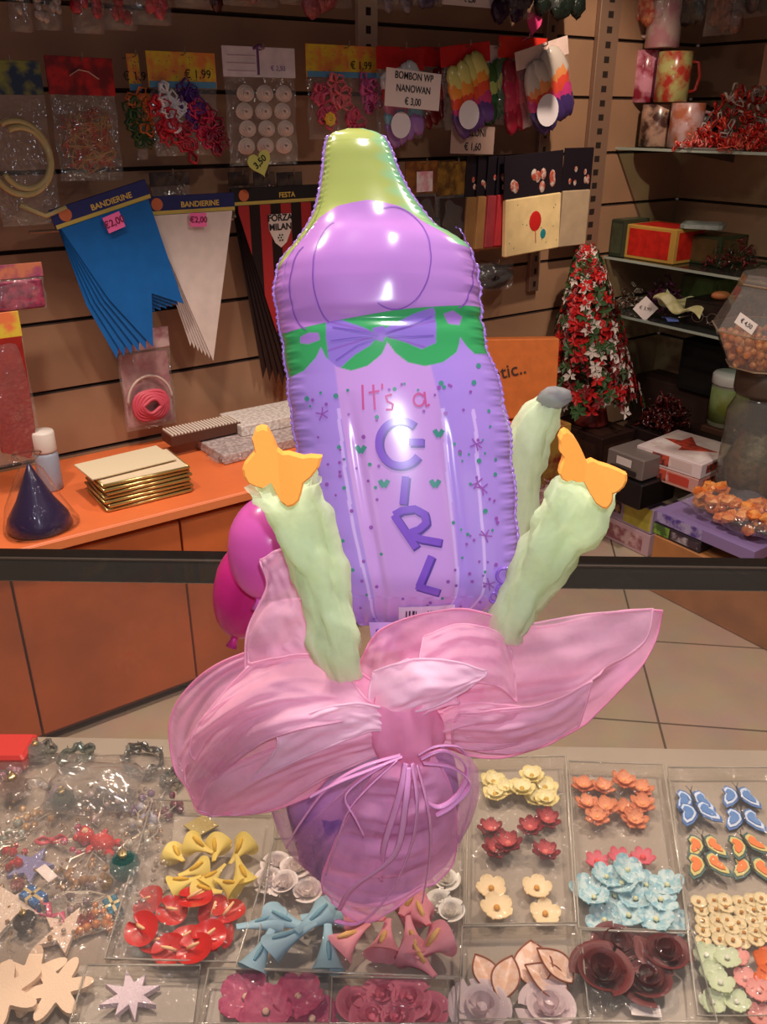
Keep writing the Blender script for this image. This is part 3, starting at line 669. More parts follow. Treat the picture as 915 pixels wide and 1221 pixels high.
# ================================================================ TRAYS OF DECORATIONS UNDER THE GLASS
ORD=['leftmost','second from left','third from left','fourth from left','fifth from left','sixth from left','seventh from left','eighth from left','ninth from left','tenth from left','eleventh from left','twelfth from left','thirteenth from left','fourteenth from left']
def rowlabels(pos,base,where,rowgap=20):
    # says which one: row (back to front) and rank from the left
    idx=sorted(range(len(pos)),key=lambda i:pos[i][1]); rows=[]
    for i in idx:
        if rows and pos[i][1]-pos[rows[-1][0]][1]<rowgap: rows[-1].append(i)
        else: rows.append([i])
    names={1:['only row'],2:['back row','front row'],3:['back row','middle row','front row'],4:['back row','second row','third row','front row']}.get(len(rows),['back row','second row','third row','fourth row','fifth row','sixth row','seventh row','front row'][:len(rows)])
    out={}
    for rn,row in zip(names,rows):
        for k,i in enumerate(sorted(row,key=lambda i:pos[i][0])):
            r_='' if len(row)==1 else ORD[k]+' in '
            out[i]=('%s, %s%s %s'%(base,r_,rn,where))
    return [out[i] for i in range(len(pos))]
def place(root,pos,base,cat,where,group,z=SZ+.004,seed=0,sc=.12,tilt=.25,rowgap=20,rots=None,zstep=.003):
    q=random.Random(seed); L=rowlabels(pos,base,where,rowgap)
    for i,p in enumerate(pos):
        o=root if i==0 else copy_tree(root)
        tag(o,L[i],cat,group)
        o.location=onz(p[0],p[1],z)+Vector((0,0,zstep*(i%3)))
        s=1+sc*(q.random()-.5); o.scale=(s,s,s)
        o.rotation_euler=(tilt*(q.random()-.5),tilt*(q.random()-.5),rots[i] if rots else q.random()*6.28)
def newroot(name): return thing(name,'','')
def petals_mb(n,Rr,w,cup,ro=0.15,z0=.002,tip=0.0,off=0.0,curl=0):
    m=MB()
    for k in range(n):
        a=2*PI*k/n+off
        def fn(u,v):
            t=ro+(1-ro)*v; wid=w*1.12*(max(0.0,4*(.06+.94*v**1.5)*(1.0-.94*v**1.5-.06+.012)))**.5*(u-.5)*2; r=Rr*t
            z=z0+cup*Rr*(v**1.5)-curl*Rr*v**4+abs(u-.5)*Rr*.25*v
            return Vector((r*math.cos(a)-wid*math.sin(a),r*math.sin(a)+wid*math.cos(a),z))
        m.grid(fn,4,6)
        m.grid(lambda u,v:fn(u,v)-Vector((0,0,.0012)),4,6)
    return m
def flower(name,n,Rr,w,cup,col,ccol,rc=.2,layers=1,col2=None,tip=0,edge=None,curl=0,c2=None):
    t=newroot(name)
    petals_mb(n,Rr,w,cup,tip=tip,curl=curl).build('petals',mat(col,.55,sss=.2,c2=c2,vs_=180),t,True)
    if layers>1: petals_mb(n,Rr*.66,w*.7,cup*1.4+.1,z0=.004,off=PI/n,curl=curl).build('inner_petals',mat(col2 or col,.55,sss=.2),t,True)
    m=MB(); m.ball((0,0,.004+cup*Rr*.1),Rr*rc,10,sc=(1,1,.7)); m.build('center',mat(ccol,.6,bump=.4,bs=900),t,True)
    return t
def calla(name,L,r,col,ccol,tube=.3):
    t=newroot(name); m=MB()
    def fn(u,v,o=0):
        a=2*PI*u; rr=r*(tube*.5+(1-tube*.5)*v**1.8); tipx=L*.10*v**2*max(0,math.cos(a))**2
        return Vector((L*(v-.5)+tipx-.25*rr*(1-math.cos(a))*v,rr*math.sin(a)*(1-.2*max(0,math.cos(a))*v),r*1.0+rr*math.cos(a)*.35*(1)-rr*.45*math.cos(a)*v*-1-r*.55*v+o))
    m.grid(fn,20,12,wrapu=True); m.build('spathe',mat(col,.5,sss=.25),t,True)
    m=MB(); m.tube([(-L*.1,0,r*.9),(L*.15,0,r*1.05),(L*.38,0,r*1.15)],[r*.12,r*.16,r*.08],8); m.build('spadix',mat(ccol,.7,bump=.3,bs=900),t,True)
    return t
def anthurium(name,Rr,col,ccol):
    t=newroot(name); m=MB()
    def fn(u,v):
        a=2*PI*u; rr=Rr*v*(1-.35*abs(math.sin(a/2))**.5*0+.0)*(1.15-.35*(1-abs(math.cos(a/2)))**2-(.45 if abs(a-PI)<.15 else .0)*v)
        return Vector((rr*math.cos(a),rr*math.sin(a)*.85,.004+.22*Rr*v*v+.05*Rr*math.sin(3*a)*v))
    m.grid(fn,28,8,wrapu=True); m.build('spathe',mat(col,.3,coat=.3),t,True)
    m=MB(); m.tube([(-Rr*.35,0,.006),(0,0,.010),(Rr*.5,.001,.0145)],[.0016,.002,.0012],8); m.build('spadix',mat(ccol,.6),t,True)
    return t
def rose(name,Rr,col,col2=None,n=9,h=.8,rough=.6):
    t=newroot(name); m=MB()
    for k in range(n):
        f=k/(n-1); r=Rr*(.22+.78*f); a0=k*2.4; span=2.2+1.0*(1-f)
        def fn(u,v):
            a=a0+(u-.5)*span; rr=r*(.35+.65*math.sin(v*PI*.5))*(1+.10*v**3*f*2); z=Rr*h*(v**1.1)*(1-.40*f)-Rr*.15*max(0,v-.8)*5*f*math.cos((u-.5)*2)
            return Vector((rr*math.cos(a),rr*math.sin(a),.002+z*(1-.15*(2*u-1)**2)))
        m.grid(fn,10,7)
        m.grid(lambda u,v:fn(u,v)*.96,10,7)
    m.build('petals',mat(col,rough,sss=.15),t,True)
    m=MB(); m.ball((0,0,Rr*h*.35),Rr*.22,8); m.build('bud',mat(col2 or col,rough),t,True)
    return t
def flat(name,poly,th,col,rough=.8,bump=.2,inner=None,part='body'):
    t=newroot(name); m=MB(); m.prism(poly,th,Matrix.Translation((0,0,th/2+.001))@Matrix.Rotation(R(-90),4,'X')); m.build(part,mat(col,rough,bump=bump,bs=500),t)
    return t
def starpoly(n,r,ri,j=0,seed=1):
    q=random.Random(seed); return [((r if k%2==0 else ri)*(1+j*(q.random()-.5))*math.cos(PI*k/n),(r if k%2==0 else ri)*math.sin(PI*k/n)) for k in range(2*n)]
def roundstar(n,r,ri):
    P=[]
    for k in range(n*12):
        a=2*PI*k/(n*12); e=(.5+.5*math.cos(n*a))**.95; P.append(((ri+(r-ri)*e)*math.cos(a),(ri+(r-ri)*e)*math.sin(a)))
    return P
# trays
trM=film((250,248,244),.10,.35,60,.05,.05)
def tray(px,label,h=.018,z=SZ+.0005,name='clear_tray',lid=True):
    P=[onz(x,y,z) for x,y in px]; c=sum(P,Vector())/4; t=thing(name,label,'tray',c,0,'clear plastic trays of decorations'); m=MB(); n=4; Q=[p-c for p in P]
    up=Vector((0,0,h)); o=[q_*(1+.02) +up for q_ in Q]
    for i in range(4): m.add([Q[i],Q[(i+1)%4],o[(i+1)%4],o[i]],[(0,1,2,3)])
    m.build('tray_walls',trM,t)
    m=MB(); m.tube(o+[o[0]],.0012,6); m.build('rim',mat((225,218,206),.12,trans=.6,spec=.8),t,True)
    if lid:
        m=MB(); A,B,D_,E=o[0],o[1],o[2],o[3]
        def fn(u,v): 
            p=A.lerp(B,u).lerp(E.lerp(D_,u),v); return p+Vector((0,0,.002*math.sin(u*9+c.x*40)*math.sin(v*8)+.0015*math.sin(u*23+v*15)))
        m.grid(fn,14,14); m.build('cellophane_lid',film((255,255,255),.07,1.6,38,.02,.02),t,True)
    return t
tray([(185,968),(330,972),(305,1160),(130,1155)],'clear tray holding yellow callas and red anthuriums')
tray([(330,1015),(550,1010),(548,1178),(285,1168)],'clear tray with white roses, blue callas and pink callas in front of the bouquet')
tray([(560,918),(672,916),(684,1112),(556,1114)],'clear tray of cream and burgundy flowers to the right of the bouquet')
tray([(678,922),(788,926),(818,1122),(690,1118)],'clear tray of orange and light blue flowers')
tray([(552,1120),(684,1118),(700,1228),(548,1230)],'clear tray of shell petals and white roses at the bottom')
tray([(692,1124),(822,1128),(850,1232),(702,1232)],'clear tray holding four dark burgundy roses')
tray([(796,930),(925,930),(960,1222),(830,1222)],'clear tray of butterflies and tiny flowers at the right edge')
tray([(108,1166),(240,1166),(232,1235),(88,1235)],'clear bag-like tray with a white glitter star at the bottom left')
tray([(252,1170),(392,1172),(392,1235),(240,1235)],'clear tray of magenta daisies at the bottom')
tray([(398,1180),(540,1182),(545,1235),(396,1235)],'clear tray of rose pink roses at the bottom centre')
# contents
place(calla('calla_flower',.034,.0165,(246,222,120),(226,180,60)),[(212,1032),(232,1050),(238,1024),(258,1054),(262,1026),(286,1050),(290,1024),(222,1066),(274,1070),(250,1072)],'yellow craft calla flower','flower','of the yellow pile','yellow craft callas',seed=1,rots=[2.2,.6,2.6,4.0,1.7,5.2,1.2,3.4,5.8,2.9],tilt=.5)
place(anthurium('anthurium_flower',.0175,(196,36,34),(240,190,140)),[(180,1078),(205,1092),(232,1084),(256,1092),(272,1098),(172,1118),(186,1132),(222,1128),(248,1128),(262,1118),(206,1140),(234,1144)],'red craft anthurium','flower','of the red pile','red craft anthuriums',seed=2,rots=[-.5,-.4,.2,1.2,.8,-.7,-.8,.1,.5,1.9,3.0,-.2],tilt=.7,zstep=.005)
place(rose('white_rose',.016,(246,234,230)),[(330,1034),(352,1042),(340,1062),(366,1068),(322,1056)],'white craft rose','flower','of the white pile left','white craft roses',seed=3)
place(rose('white_rose',.014,(246,240,230)),[(532,1052),(524,1082),(538,1096)],'white craft rose right of the wrap','flower','of that pile','white craft roses by the wrap',seed=13)
place(calla('calla_flower',.050,.0165,(168,208,226),(120,170,190),.5),[(312,1112),(345,1108),(372,1112),(388,1100),(310,1146),(352,1132),(390,1142)],'pale blue calla','flower','of the pale blue group','pale blue craft callas',seed=4,rots=[.3,2.7,.9,.2,4.4,3.5,4.8],tilt=.4)
place(calla('calla_flower',.042,.0205,(242,160,176),(240,190,120),.35),[(440,1108),(482,1098),(505,1112),(462,1134),(488,1132),(518,1146),(425,1130),(498,1160)],'pink craft calla','flower','of the pink pile','pink craft callas',seed=5,rots=[2.6,1.2,1.9,4.5,4.9,.8,3.6,2.2],tilt=.5)
place(flower('cream_flower',6,.0165,.0062,.3,(246,232,170),(206,168,70),.2,2,(250,240,190)),[(588,935),(602,945),(634,932),(650,942),(590,952),(622,948),(640,956),(652,958)],'pale yellow blossom','flower','at tray far end','pale yellow craft blossoms',seed=6,rowgap=12)
place(flower('burgundy_flower',7,.0165,.0042,.35,(146,44,56),(226,120,110),.22,2,(196,84,88)),[(585,992),(590,1018),(632,994),(652,980),(650,1022),(606,1014)],'burgundy craft blossom','flower','of the burgundy group','burgundy craft blossoms',seed=7,rowgap=14)
place(flower('cream_flower',5,.0175,.0072,.25,(248,226,182),(222,160,70),.2),[(586,1062),(640,1064),(592,1090),(650,1092)],'cream craft flower with golden centre','flower','of the four','cream craft flowers in a square of four',seed=8,tilt=.1)
place(flower('orange_flower',6,.0165,.0045,.3,(228,146,104),(236,170,110),.2,2,(238,164,120)),[(696,940),(718,944),(742,938),(764,944),(700,964),(722,970),(744,968),(766,964),(712,982),(756,980)],'peach orange craft blossom','flower','of the orange pile','peach orange craft blossoms',seed=9,rowgap=12)
place(flower('pink_flower',6,.014,.0042,.3,(226,110,126),(240,90,90),.25),[(712,1030),(738,1028),(766,1030)],'small rose pink blossom','flower','behind the light blue flowers','rose pink craft blossoms',seed=10)
place(flower('blue_flower',5,.0185,.0075,.35,(158,206,218),(226,226,180),.16,1,None,0,None,.1,(214,236,236)),[(700,1062),(722,1052),(746,1046),(770,1058),(796,1062),(708,1080),(732,1070),(758,1078),(786,1082),(722,1100),(750,1098),(782,1106),(798,1098),(742,1060)],'light blue craft plumeria','flower','of the light blue pile','light blue craft plumerias',seed=11,tilt=.6,zstep=.004)
place(rose('burgundy_rose',.0275,(112,46,46),(80,28,30),8,.75,.5),[(736,1136),(792,1146),(718,1170),(772,1176)],'dark burgundy rose','flower','of the four','dark burgundy craft roses',seed=12,rowgap=24,z=SZ+.003)
# shell petals
def shellp(name,L,w):
    t=newroot(name); m=MB(); 
    def fn(u,v,o=0): return Vector((L*(v-.5),w*math.sin(PI*v**.8)*(u-.5)*2,.003+.006*math.sin(PI*v)*(2*abs(u-.5))+.004*v+o))
    m.grid(fn,10,14); m.grid(lambda u,v:fn(u,v,-.001),10,14); m.build('petal',mat((236,190,160),.4,c2=(246,214,196),vs_=120),t,True)
    m=MB()
    for e in (0,1): m.tube([fn(e,i/20) for i in range(21)],.0009,5)
    m.build('brown_edge',mat((150,80,50),.6),t,True)
    return t
place(shellp('shell_petal',.044,.013),[(577,1164),(604,1172),(660,1160)],'pointed brown edged petal','craft petal','above the white roses','shell coloured craft petals',seed=14,rots=[1.9,1.2,2.3],tilt=.2)
place(shellp('shell_petal',.050,.018),[(636,1154),(650,1176)],'broad pale petal by the shell petals','craft petal','of the two','pale craft petals',seed=15,rots=[1.5,2.5],tilt=.2)
place(rose('white_rose',.028,(236,214,216),None,9,.5),[(574,1206),(654,1208)],'large off white rose at picture bottom','flower','of the two','large off white roses',seed=16)
# butterflies
def deco_butterfly(name,c1,c2_,c3,cb):
    t=newroot(name)
    W=[(0,.004),(.004,.010),(.012,.018),(.022,.022),(.024,.014),(.020,.003),(.016,-.001),(.018,-.009),(.012,-.016),(.005,-.013),(0,-.006)]
    P=W+[(-x,y) for x,y in W[::-1][1:-1]]
    for i,(s_,z,c_) in enumerate(((1,.001,c1),(.80,.0022,c2_),(.56,.0034,c3))):
        m=MB()
        for sg in (-1,1):
            H=[(sg*(x*s_+.012*(1-s_)),y*s_+.002*(1-s_)) for x,y in W]
            if sg<0: H=H[::-1]
            m.prism(H,.0012,Matrix.Translation((0,0,z))@Matrix.Rotation(R(-90),4,'X')@Matrix.Scale(-1,4,(0,0,1)))
        m.build(('wings','wing_pattern','wing_spots')[i],mat(c_,.5),t)
    m=MB(); m.tube([(0,-.012,.005),(0,0,.0055),(0,.011,.005)],[.001,.002,.0012],8); m.tube([(0,.010,.005),(.004,.018,.006)],.0004,4); m.tube([(0,.010,.005),(-.004,.018,.006)],.0004,4); m.build('body',mat(cb,.5),t,True)
    return t
place(deco_butterfly('craft_butterfly',(70,110,170),(196,212,236),(84,130,190),(60,70,90)),[(826,954),(880,952),(830,974),(886,976)],'blue and white craft butterfly','butterfly','of the blue group','blue craft butterflies',seed=17,tilt=.1,rots=[.0,-.05,.1,-.1],rowgap=14,zstep=.004)
place(deco_butterfly('craft_butterfly',(60,96,92),(200,190,120),(226,120,50),(60,60,50)),[(840,1008),(888,1010),(840,1036),(896,1034)],'green edged orange butterfly','butterfly','of the orange and green group','green and orange craft butterflies',seed=18,tilt=.1,rots=[.0,.2,.05,-.15],rowgap=14,zstep=.004)
q=random.Random(21); pos=[]
for j in range(5):
    for i in range(6): pos.append((832+i*15+j*1.5+q.random()*5,1076+j*12+q.random()*3))
place(flower('tiny_flower',5,.0085,.0042,.2,(240,224,180),(200,140,60),.25),pos,'tiny cream craft flower','flower','of the tiny cream patch','tiny cream craft flowers',seed=19,rowgap=8,zstep=.002)
place(flower('tiny_flower',5,.0135,.0055,.25,(214,226,190),(236,236,220),.2),[(842,1142),(848,1166),(858,1180),(850,1198),(878,1200),(866,1150)],'pale green craft flower','flower','of the pale green group','pale green craft flowers',seed=20,rowgap=14)
place(flower('tiny_flower',5,.0125,.005,.25,(240,168,160),(250,200,190),.2),[(878,1144),(888,1172),(904,1190),(906,1214)],'salmon pink craft flower','flower','beside the pale green ones','salmon craft flowers',seed=22,rowgap=12)
place(flower('tiny_flower',6,.016,.006,.25,(240,120,50),(250,160,80),.2),[(916,1152),(918,1176)],'bright orange flower at right edge','flower','of the two','bright orange craft flowers',seed=23)
place(flower('daisy',5,.0265,.011,.15,(216,96,136),(246,206,180),.14,c2=(196,76,120)),[(294,1192),(356,1194),(318,1214),(372,1218)],'magenta craft daisy','flower','of the bottom tray','magenta craft daisies',seed=24,tilt=.15)
place(rose('pink_rose',.021,(222,116,140),None,8,.5),[(426,1202),(458,1194),(488,1200),(510,1212),(444,1220),(474,1222)],'rose pink craft rose','flower','of the bottom centre tray','rose pink craft roses',seed=25)
place(flat('snowflake_cutout',roundstar(6,.036,.016),.006,(228,200,172),.8),[(36,1172),(70,1188),(8,1200)],'cream felt snowflake cutout','snowflake','at the bottom left corner','cream felt snowflakes',seed=26,tilt=.1,zstep=.006)
place(flat('glitter_star',starpoly(8,.028,.012,.3),.006,(236,214,224),.5,.5),[(156,1192)],'white lilac glitter star in the bottom left tray','star','there','glitter stars',seed=27)
place(flat('kraft_card',[(-.022,0),(0,-.018),(.022,0),(0,.018)],.002,(176,156,96),.8),[(240,986)],'olive brown diamond card behind the yellow callas','card','there','cards',seed=28,tilt=0,rots=[0])
place(flat('paper_label',[(-.014,-.006),(.014,-.006),(.014,.006),(-.014,.006)],.001,(240,226,220),.8),[(770,1206)],'small white paper label in front of the burgundy roses','label','there','labels',seed=29,tilt=0,rots=[-.1])
for o in list(C.objects):
    if o.get('group') in ('glitter stars','cards','labels'): 
        del o['group']; o['label']=o['label'].split(', only row')[0]
# ---- ornaments at the left
bagP=[(-20,905),(215,905),(190,1150),(-60,1150)]
P=[onz(x,y,SZ+.001) for x,y in bagP]
t=thing('cellophane_bag','large crinkled clear bag of mixed ornaments at the left','bag',sum(P,Vector())/4); cc=t.location.copy(); m=MB()
def bagf(u,v,top=1):
    p=P[0].lerp(P[1],u).lerp(P[3].lerp(P[2],u),v)-cc; k=(max(0,(1-(2*u-1)**2)*(1-(2*v-1)**2)))**.35
    return p+Vector((0,0,top*(.034*k+.003*math.sin(u*19+v*7)*k+.002*math.sin(v*31-u*12)*k)))
m.grid(bagf,50,50); m.build('bag_film',film((250,246,244),.10,1.0,60,.05,.07),t,True)
q=random.Random(31)
def orn(name,label,cat,px,py,builder,r=.012,z=None):
    t=thing(name,label,cat,onz(px,py,SZ+.001+(0)),q.random()*6,'mixed ornaments in the clear bag'); builder(t,r*1.22); return t
def glit(col,met=.6): return mat(col,.25,metal=met,bump=.9,bs=900)
def b_ball(col):
    def f(t,r):
        m=MB(); m.ball((0,0,r),r,14,noise=.12); m.build('glitter_ball',glit(col),t)
        m=MB(); m.lathe([(r*.3,2*r-.001),(r*.3,2*r+.003),(r*.15,2*r+.004)],8); m.tube([(r*.2*math.cos(a),0,2*r+.006+r*.2*math.sin(a)) for a in [2*PI*k/8 for k in range(9)]],.0006,4); m.build('cap',mat((220,200,150),.3,metal=.9),t)
    return f
def b_beads(col,n=9):
    def f(t,r):
        qq=random.Random(int(r*1e5)+n); m=MB()
        for i in range(n): a=qq.random()*6.3; d=r*1.4*qq.random()**.5; m.ball((d*math.cos(a),d*math.sin(a),.004+.008*qq.random()),.0035+.0025*qq.random(),8)
        m.build('beads',mat(col,.12,metal=.35,coat=.5),t,True)
        m=MB(); m.tube([(r*1.3*math.cos(k*.9),r*1.3*math.sin(k*1.1),.006+.005*math.sin(k)) for k in range(14)],.0006,4); m.build('thread',mat((230,220,200),.3,metal=.5),t)
    return f
def b_tinsel(col):
    def f(t,r):
        qq=random.Random(int(r*1e5)); m=MB()
        for k in range(3):
            pts=[(r*(1+.2*math.sin(5*a+k))*math.cos(a),r*.7*(1+.2*math.cos(4*a+k))*math.sin(a),.006+.004*k+.003*math.sin(7*a)) for a in [2*PI*i/30 for i in range(31)]]
            m.tube(pts,.0022,6)
        for i in range(60):
            a=qq.random()*6.3; d=r*(.8+.4*qq.random()); x,y=d*math.cos(a),.7*d*math.sin(a); m.tube([(x,y,.008),(x+.008*(qq.random()-.5),y+.008*(qq.random()-.5),.008+.010*qq.random())],.0005,3)
        m.build('strands',mat(col,.2,metal=.8),t)
    return f
def b_teddy(col):
    def f(t,r):
        m=MB(); m.ball((0,0,r*.7),r*.8,12,sc=(.9,1.2,.8)); m.ball((0,r*1.45,r*.8),r*.62,12); m.ball((r*.45,r*1.9,r*.9),r*.25,8); m.ball((-r*.45,r*1.9,r*.9),r*.25,8)
        for s_ in (-1,1): m.ball((s_*r*.8,r*.5,r*.7),r*.32,8,sc=(1.2,.8,.8)); m.ball((s_*r*.5,-r*.95,r*.6),r*.36,8,sc=(.8,1.2,.8))
        m.build('bear_body',mat(col,.5,bump=.3,bs=300),t,True)
        m=MB(); m.ball((0,r*1.4,r*1.3),r*.25,8); m.build('muzzle',mat((240,200,160),.6),t,True)
    return f
def b_star(col):
    def f(t,r):
        m=MB(); m.prism(starpoly(5,r*1.5,r*.65),.006,Matrix.Translation((0,0,.006))@Matrix.Rotation(R(-90),4,'X')); m.build('star_body',mat(col,.5,bump=.5,bs=400),t)
        m=MB(); m.tube([(0,r*1.4,.006),(.003,r*1.9,.008),(-.002,r*2.2,.006)],.0006,4); m.build('hanging_loop',mat((230,210,160),.4,metal=.6),t)
    return f
def b_gift(col):
    def f(t,r):
        m=MB(); m.box((0,0,r*.6),(r*2,r*1.3,r*1.1),0,.001); m.build('box_body',mat(col,.25,metal=.4,bump=.4,bs=300),t)
        m=MB(); m.box((0,0,r*.6),(r*2.05,r*.25,r*1.15)); m.box((0,0,r*.6),(r*.3,r*1.35,r*1.15)); m.build('ribbon_band',mat((240,220,160),.3,metal=.7),t)
    return f
def b_bow(col):
    def f(t,r):
        m=MB()
        for s_ in (-1,1):
            m.tube([(0,0,.004),(s_*r*.7,r*.5,.008),(s_*r*1.4,r*.1,.007),(s_*r*.8,-r*.4,.006),(0,0,.004)],.0032,8,flat=.4)
        m.ball((0,0,.006),.0035,8); m.build('bow_loops',mat(col,.3,coat=.3),t,True)
    return f
G1=[('tinsel_ring','silver tinsel tangle at the back left of the ornaments','tinsel',48,902,b_tinsel((190,190,180)),.016),
('tinsel_ring','silver and green tinsel ring behind the bright reflection','tinsel',92,908,b_tinsel((170,180,170)),.017),
('tinsel_ring','dark silver bead ring at the back right of the ornaments','tinsel',172,912,b_tinsel((150,150,146)),.024),
('tinsel_ring','thin silver tinsel ring nearest the pink tulle','tinsel',206,935,b_tinsel((180,180,176)),.012),
('glitter_ornament','pearl grey glitter ball at the back left','ornament',46,906,b_ball((190,186,180)),.011),
('glitter_ornament','dark green glitter ball under the bright reflection','ornament',78,966,b_ball((60,100,84)),.012),
('glitter_ornament','pale silver glitter ball at the far left','ornament',20,952,b_ball((206,180,170)),.014),
('bead_cluster','mauve bead cluster at the left edge','beads',8,935,b_beads((176,120,140)),.014),
('bead_cluster','white pearl bead cluster in the middle','beads',122,965,b_beads((236,220,216),12),.015),
('bead_cluster','lilac bead cluster at right of the bag','beads',160,965,b_beads((150,120,160),13),.015),
('bead_cluster','plum bead cluster beside the lilac one','beads',196,962,b_beads((130,70,90),11),.0145),
('bead_cluster','frosty blue bead cluster below the lilac one','beads',180,982,b_beads((206,206,226),8),.0135),
('bead_cluster','clear glass bead cluster in front of the plum one','beads',168,1002,b_beads((220,216,200),10),.013),
('bead_cluster','silver bead cluster at far left','beads',8,1000,b_beads((170,180,170),9),.0125),
('bead_cluster','pink bead cluster left of the red bear','beads',98,1008,b_beads((214,96,130),12),.0137),
('bead_cluster','gold bead cluster above the pink bow','beads',40,985,b_beads((216,180,130),10),.0151),
('bead_cluster','bronze bead cluster below the red bear','beads',98,1045,b_beads((190,150,110),14),.0165),
('bead_cluster','red bead cluster at the left edge','beads',6,1032,b_beads((206,60,70),12),.0145),
('bead_cluster','amber bead cluster beside the white star','beads',116,1108,b_beads((216,140,80),9),.0128),
('bead_cluster','grey bead cluster in the middle front','beads',98,1072,b_beads((160,140,140),8),.0118),
('teddy_ornament','small red bear ornament with pale muzzle','ornament',124,1014,b_teddy((206,44,44)),.0135),
('glitter_ornament','round teal glitter ball','ornament',151,1045,b_ball((20,130,126)),.0135),
('gift_ornament','turquoise glitter parcel near the teal ball','ornament',136,1088,b_gift((30,120,150)),.0095),
('gift_ornament','bright blue glitter parcel at the left','ornament',42,1078,b_gift((40,110,180)),.0110),
('star_ornament','periwinkle felt star ornament','ornament',38,1038,b_star((140,140,190)),.0145),
('star_ornament','white felt star ornament in the front','ornament',78,1116,b_star((246,222,200)),.0160),
('star_ornament','cream felt star ornament at the left edge','ornament',14,1088,b_star((240,220,200)),.0190),
('bow_ornament','pink bow ornament in the middle of the bag','ornament',62,1006,b_bow((214,80,100)),.0105),
('bow_ornament','deep pink bow ornament beside the dark ball','ornament',60,1096,b_bow((206,84,120)),.0135),
('bow_ornament','purple bow ornament near the back','ornament',62,952,b_bow((150,120,150)),.0115),
('glitter_ornament','small dark brown glitter ball in the front','ornament',32,1108,b_ball((60,50,44)),.0095),
('glitter_ornament','tiny red glitter ball near the front','ornament',104,1104,b_ball((190,60,60)),.007),
('glitter_ornament','tiny gold glitter ball near the teal ball','ornament',128,1058,b_ball((210,170,90)),.006),
('glitter_ornament','tiny silver glitter ball in the centre','ornament',76,1050,b_ball((220,210,206)),.006),
('glitter_ornament','tiny rose glitter ball at the left','ornament',22,1060,b_ball((220,130,130)),.006)]
for a in G1: orn(*a)
m=MB(); qq=random.Random(91)
for k in range(260):
    p=onz(-5+qq.random()*205,930+qq.random()*190,SZ+.004+.012*qq.random()); m.ball(p,.0016+.0016*qq.random(),6)
tag(m.build('scattered_beads',mat((214,176,130),.12,metal=.7,c2=(226,220,214),vs_=30),None,True),'loose tiny gold and silver beads scattered between the ornaments','beads',None,'stuff')
t=thing('added_glint_bag','small puffed clear bag added to catch a bright reflection at the back of the ornaments','bag',onz(112,940,SZ+.035)); m=MB(); m.pillow(.11,.075,.05,(0,0,0),20,16,M=Matrix.Translation((0,0,.0))@Matrix.Rotation(R(90),4,'X')); m.build('bag_film',film((252,250,248),.16,.25,30,.10,.10),t,True); m=MB(); m.tube([(-.055,0,0),(-.07,.01,.0),(-.08,0,.004)],[.004,.006,.009],8); m.build('twisted_end',film((252,250,248),.16,.25,30,.10,.10),t,True)  # puffed bag added so its curved film catches the lamp as a glint
m=MB(); m.box((0,0,.001),(.026,.011,.0012)); o=m.build('paper_label',mat((244,234,230),.8)); o.location=onz(56,1042,SZ+.028); o.rotation_euler=(0,0,-.7); tag(o,'small white price label lying beside the periwinkle star','label')
m=MB(); m.T=Matrix.Translation(onz(2,905,SZ+.002)); m.box((0,0,.012),(.085,.05,.024),0,.004); tag(m.build('red_box',mat((206,50,44),.4)),'red box at the left edge behind the ornaments','box')
# ================================================================ GOODS ON THE LEFT SLAT WALL
hookM=mat((190,180,170),.25,metal=.9)
ink=mat((36,26,30),.7); paper=mat((240,228,224),.75)
def hook(root,z,ln,x=0):
    m=MB(); m.tube([(x,ln,z),(x,-.02,z),(x,-.03,z+.004),(x,-.03,z+.018)],.0022,6); m.build('hook',hookM,root)
def pack(px0,py0,px1,py1,off,name,label,cat,headfrac=.28,header=((200,60,50),None),bagt=.03,group=None,tilt=0,hk=True,headdeco=None,bag=True,headw=1.0):
    a=onA(px0,py0,off); b=onA(px1,py1,off); w_=(b-a).dot(dA); zt=a.z; zb=onA((px0+px1)/2,py1,off).z; zt=onA((px0+px1)/2,py0,off).z; h=zt-zb
    c=onA((px0+px1)/2,(py0+py1)/2,off); c.z=zb
    t=thing(name,label,cat,c,AA,group,tilt=(0,tilt)); hh=h*headfrac
    if header:
        m=MB(); m.box((0,-.001,h-hh/2),(w_*headw,.004,hh),0,.0008); hc=m.build('header_card',mat(header[0],.5,c2=header[1],vs_=22) if header[1] else mat(header[0],.5,var=.1),t)
    else: hc=None
    if bag:
        m=MB(); m.pillow(w_*.98,(h-hh)*1.02,bagt,(0,0,(h-hh)/2),seed=int(px0)); m.build('clear_bag',FILM,t,True)
    if hk: hook(t,h-.008,off-.0)
    return t,hc,w_,h,hh
# --- row of party bags
t,hc,w_,h,hh=pack(-30,72,78,268,.12,'headband_bag','clear bag with a looped gold and white tube, at the left picture edge','party bag',.2,((40,60,90),(150,150,70)))
m=MB()
for rr,x0 in ((.075,-.01),(.062,0.0)):
    m.tube([(x0+rr*1.0*math.cos(a)-.0,-.014+.003*math.sin(3*a),h*.42+rr*1.15*math.sin(a)) for a in [R(115-i*7.6) for i in range(36)]],.0075,10)
m.tube([(-.03,-.016,h*.13),(.03,-.016,h*.05),(.085,-.016,h*.10)],.006,8)
m.build('looped_tube',mat((214,196,140),.3,coat=.3,sss=.2),t,True)
t,hc,w_,h,hh=pack(52,68,150,215,.10,'party_bag','party bag with red header card and tangled red streamers','party bag',.30,((200,34,34),(120,24,30)),tilt=R(1))
q=random.Random(41); m=MB()
for k in range(30):
    p=[Vector(((q.random()-.5)*w_*.8,(q.random()-.5)*.018,.02+q.random()*(h-hh)*.75)) for _ in range(5)]; m.tube([cr(p,i/16) for i in range(17)],.0022,5)
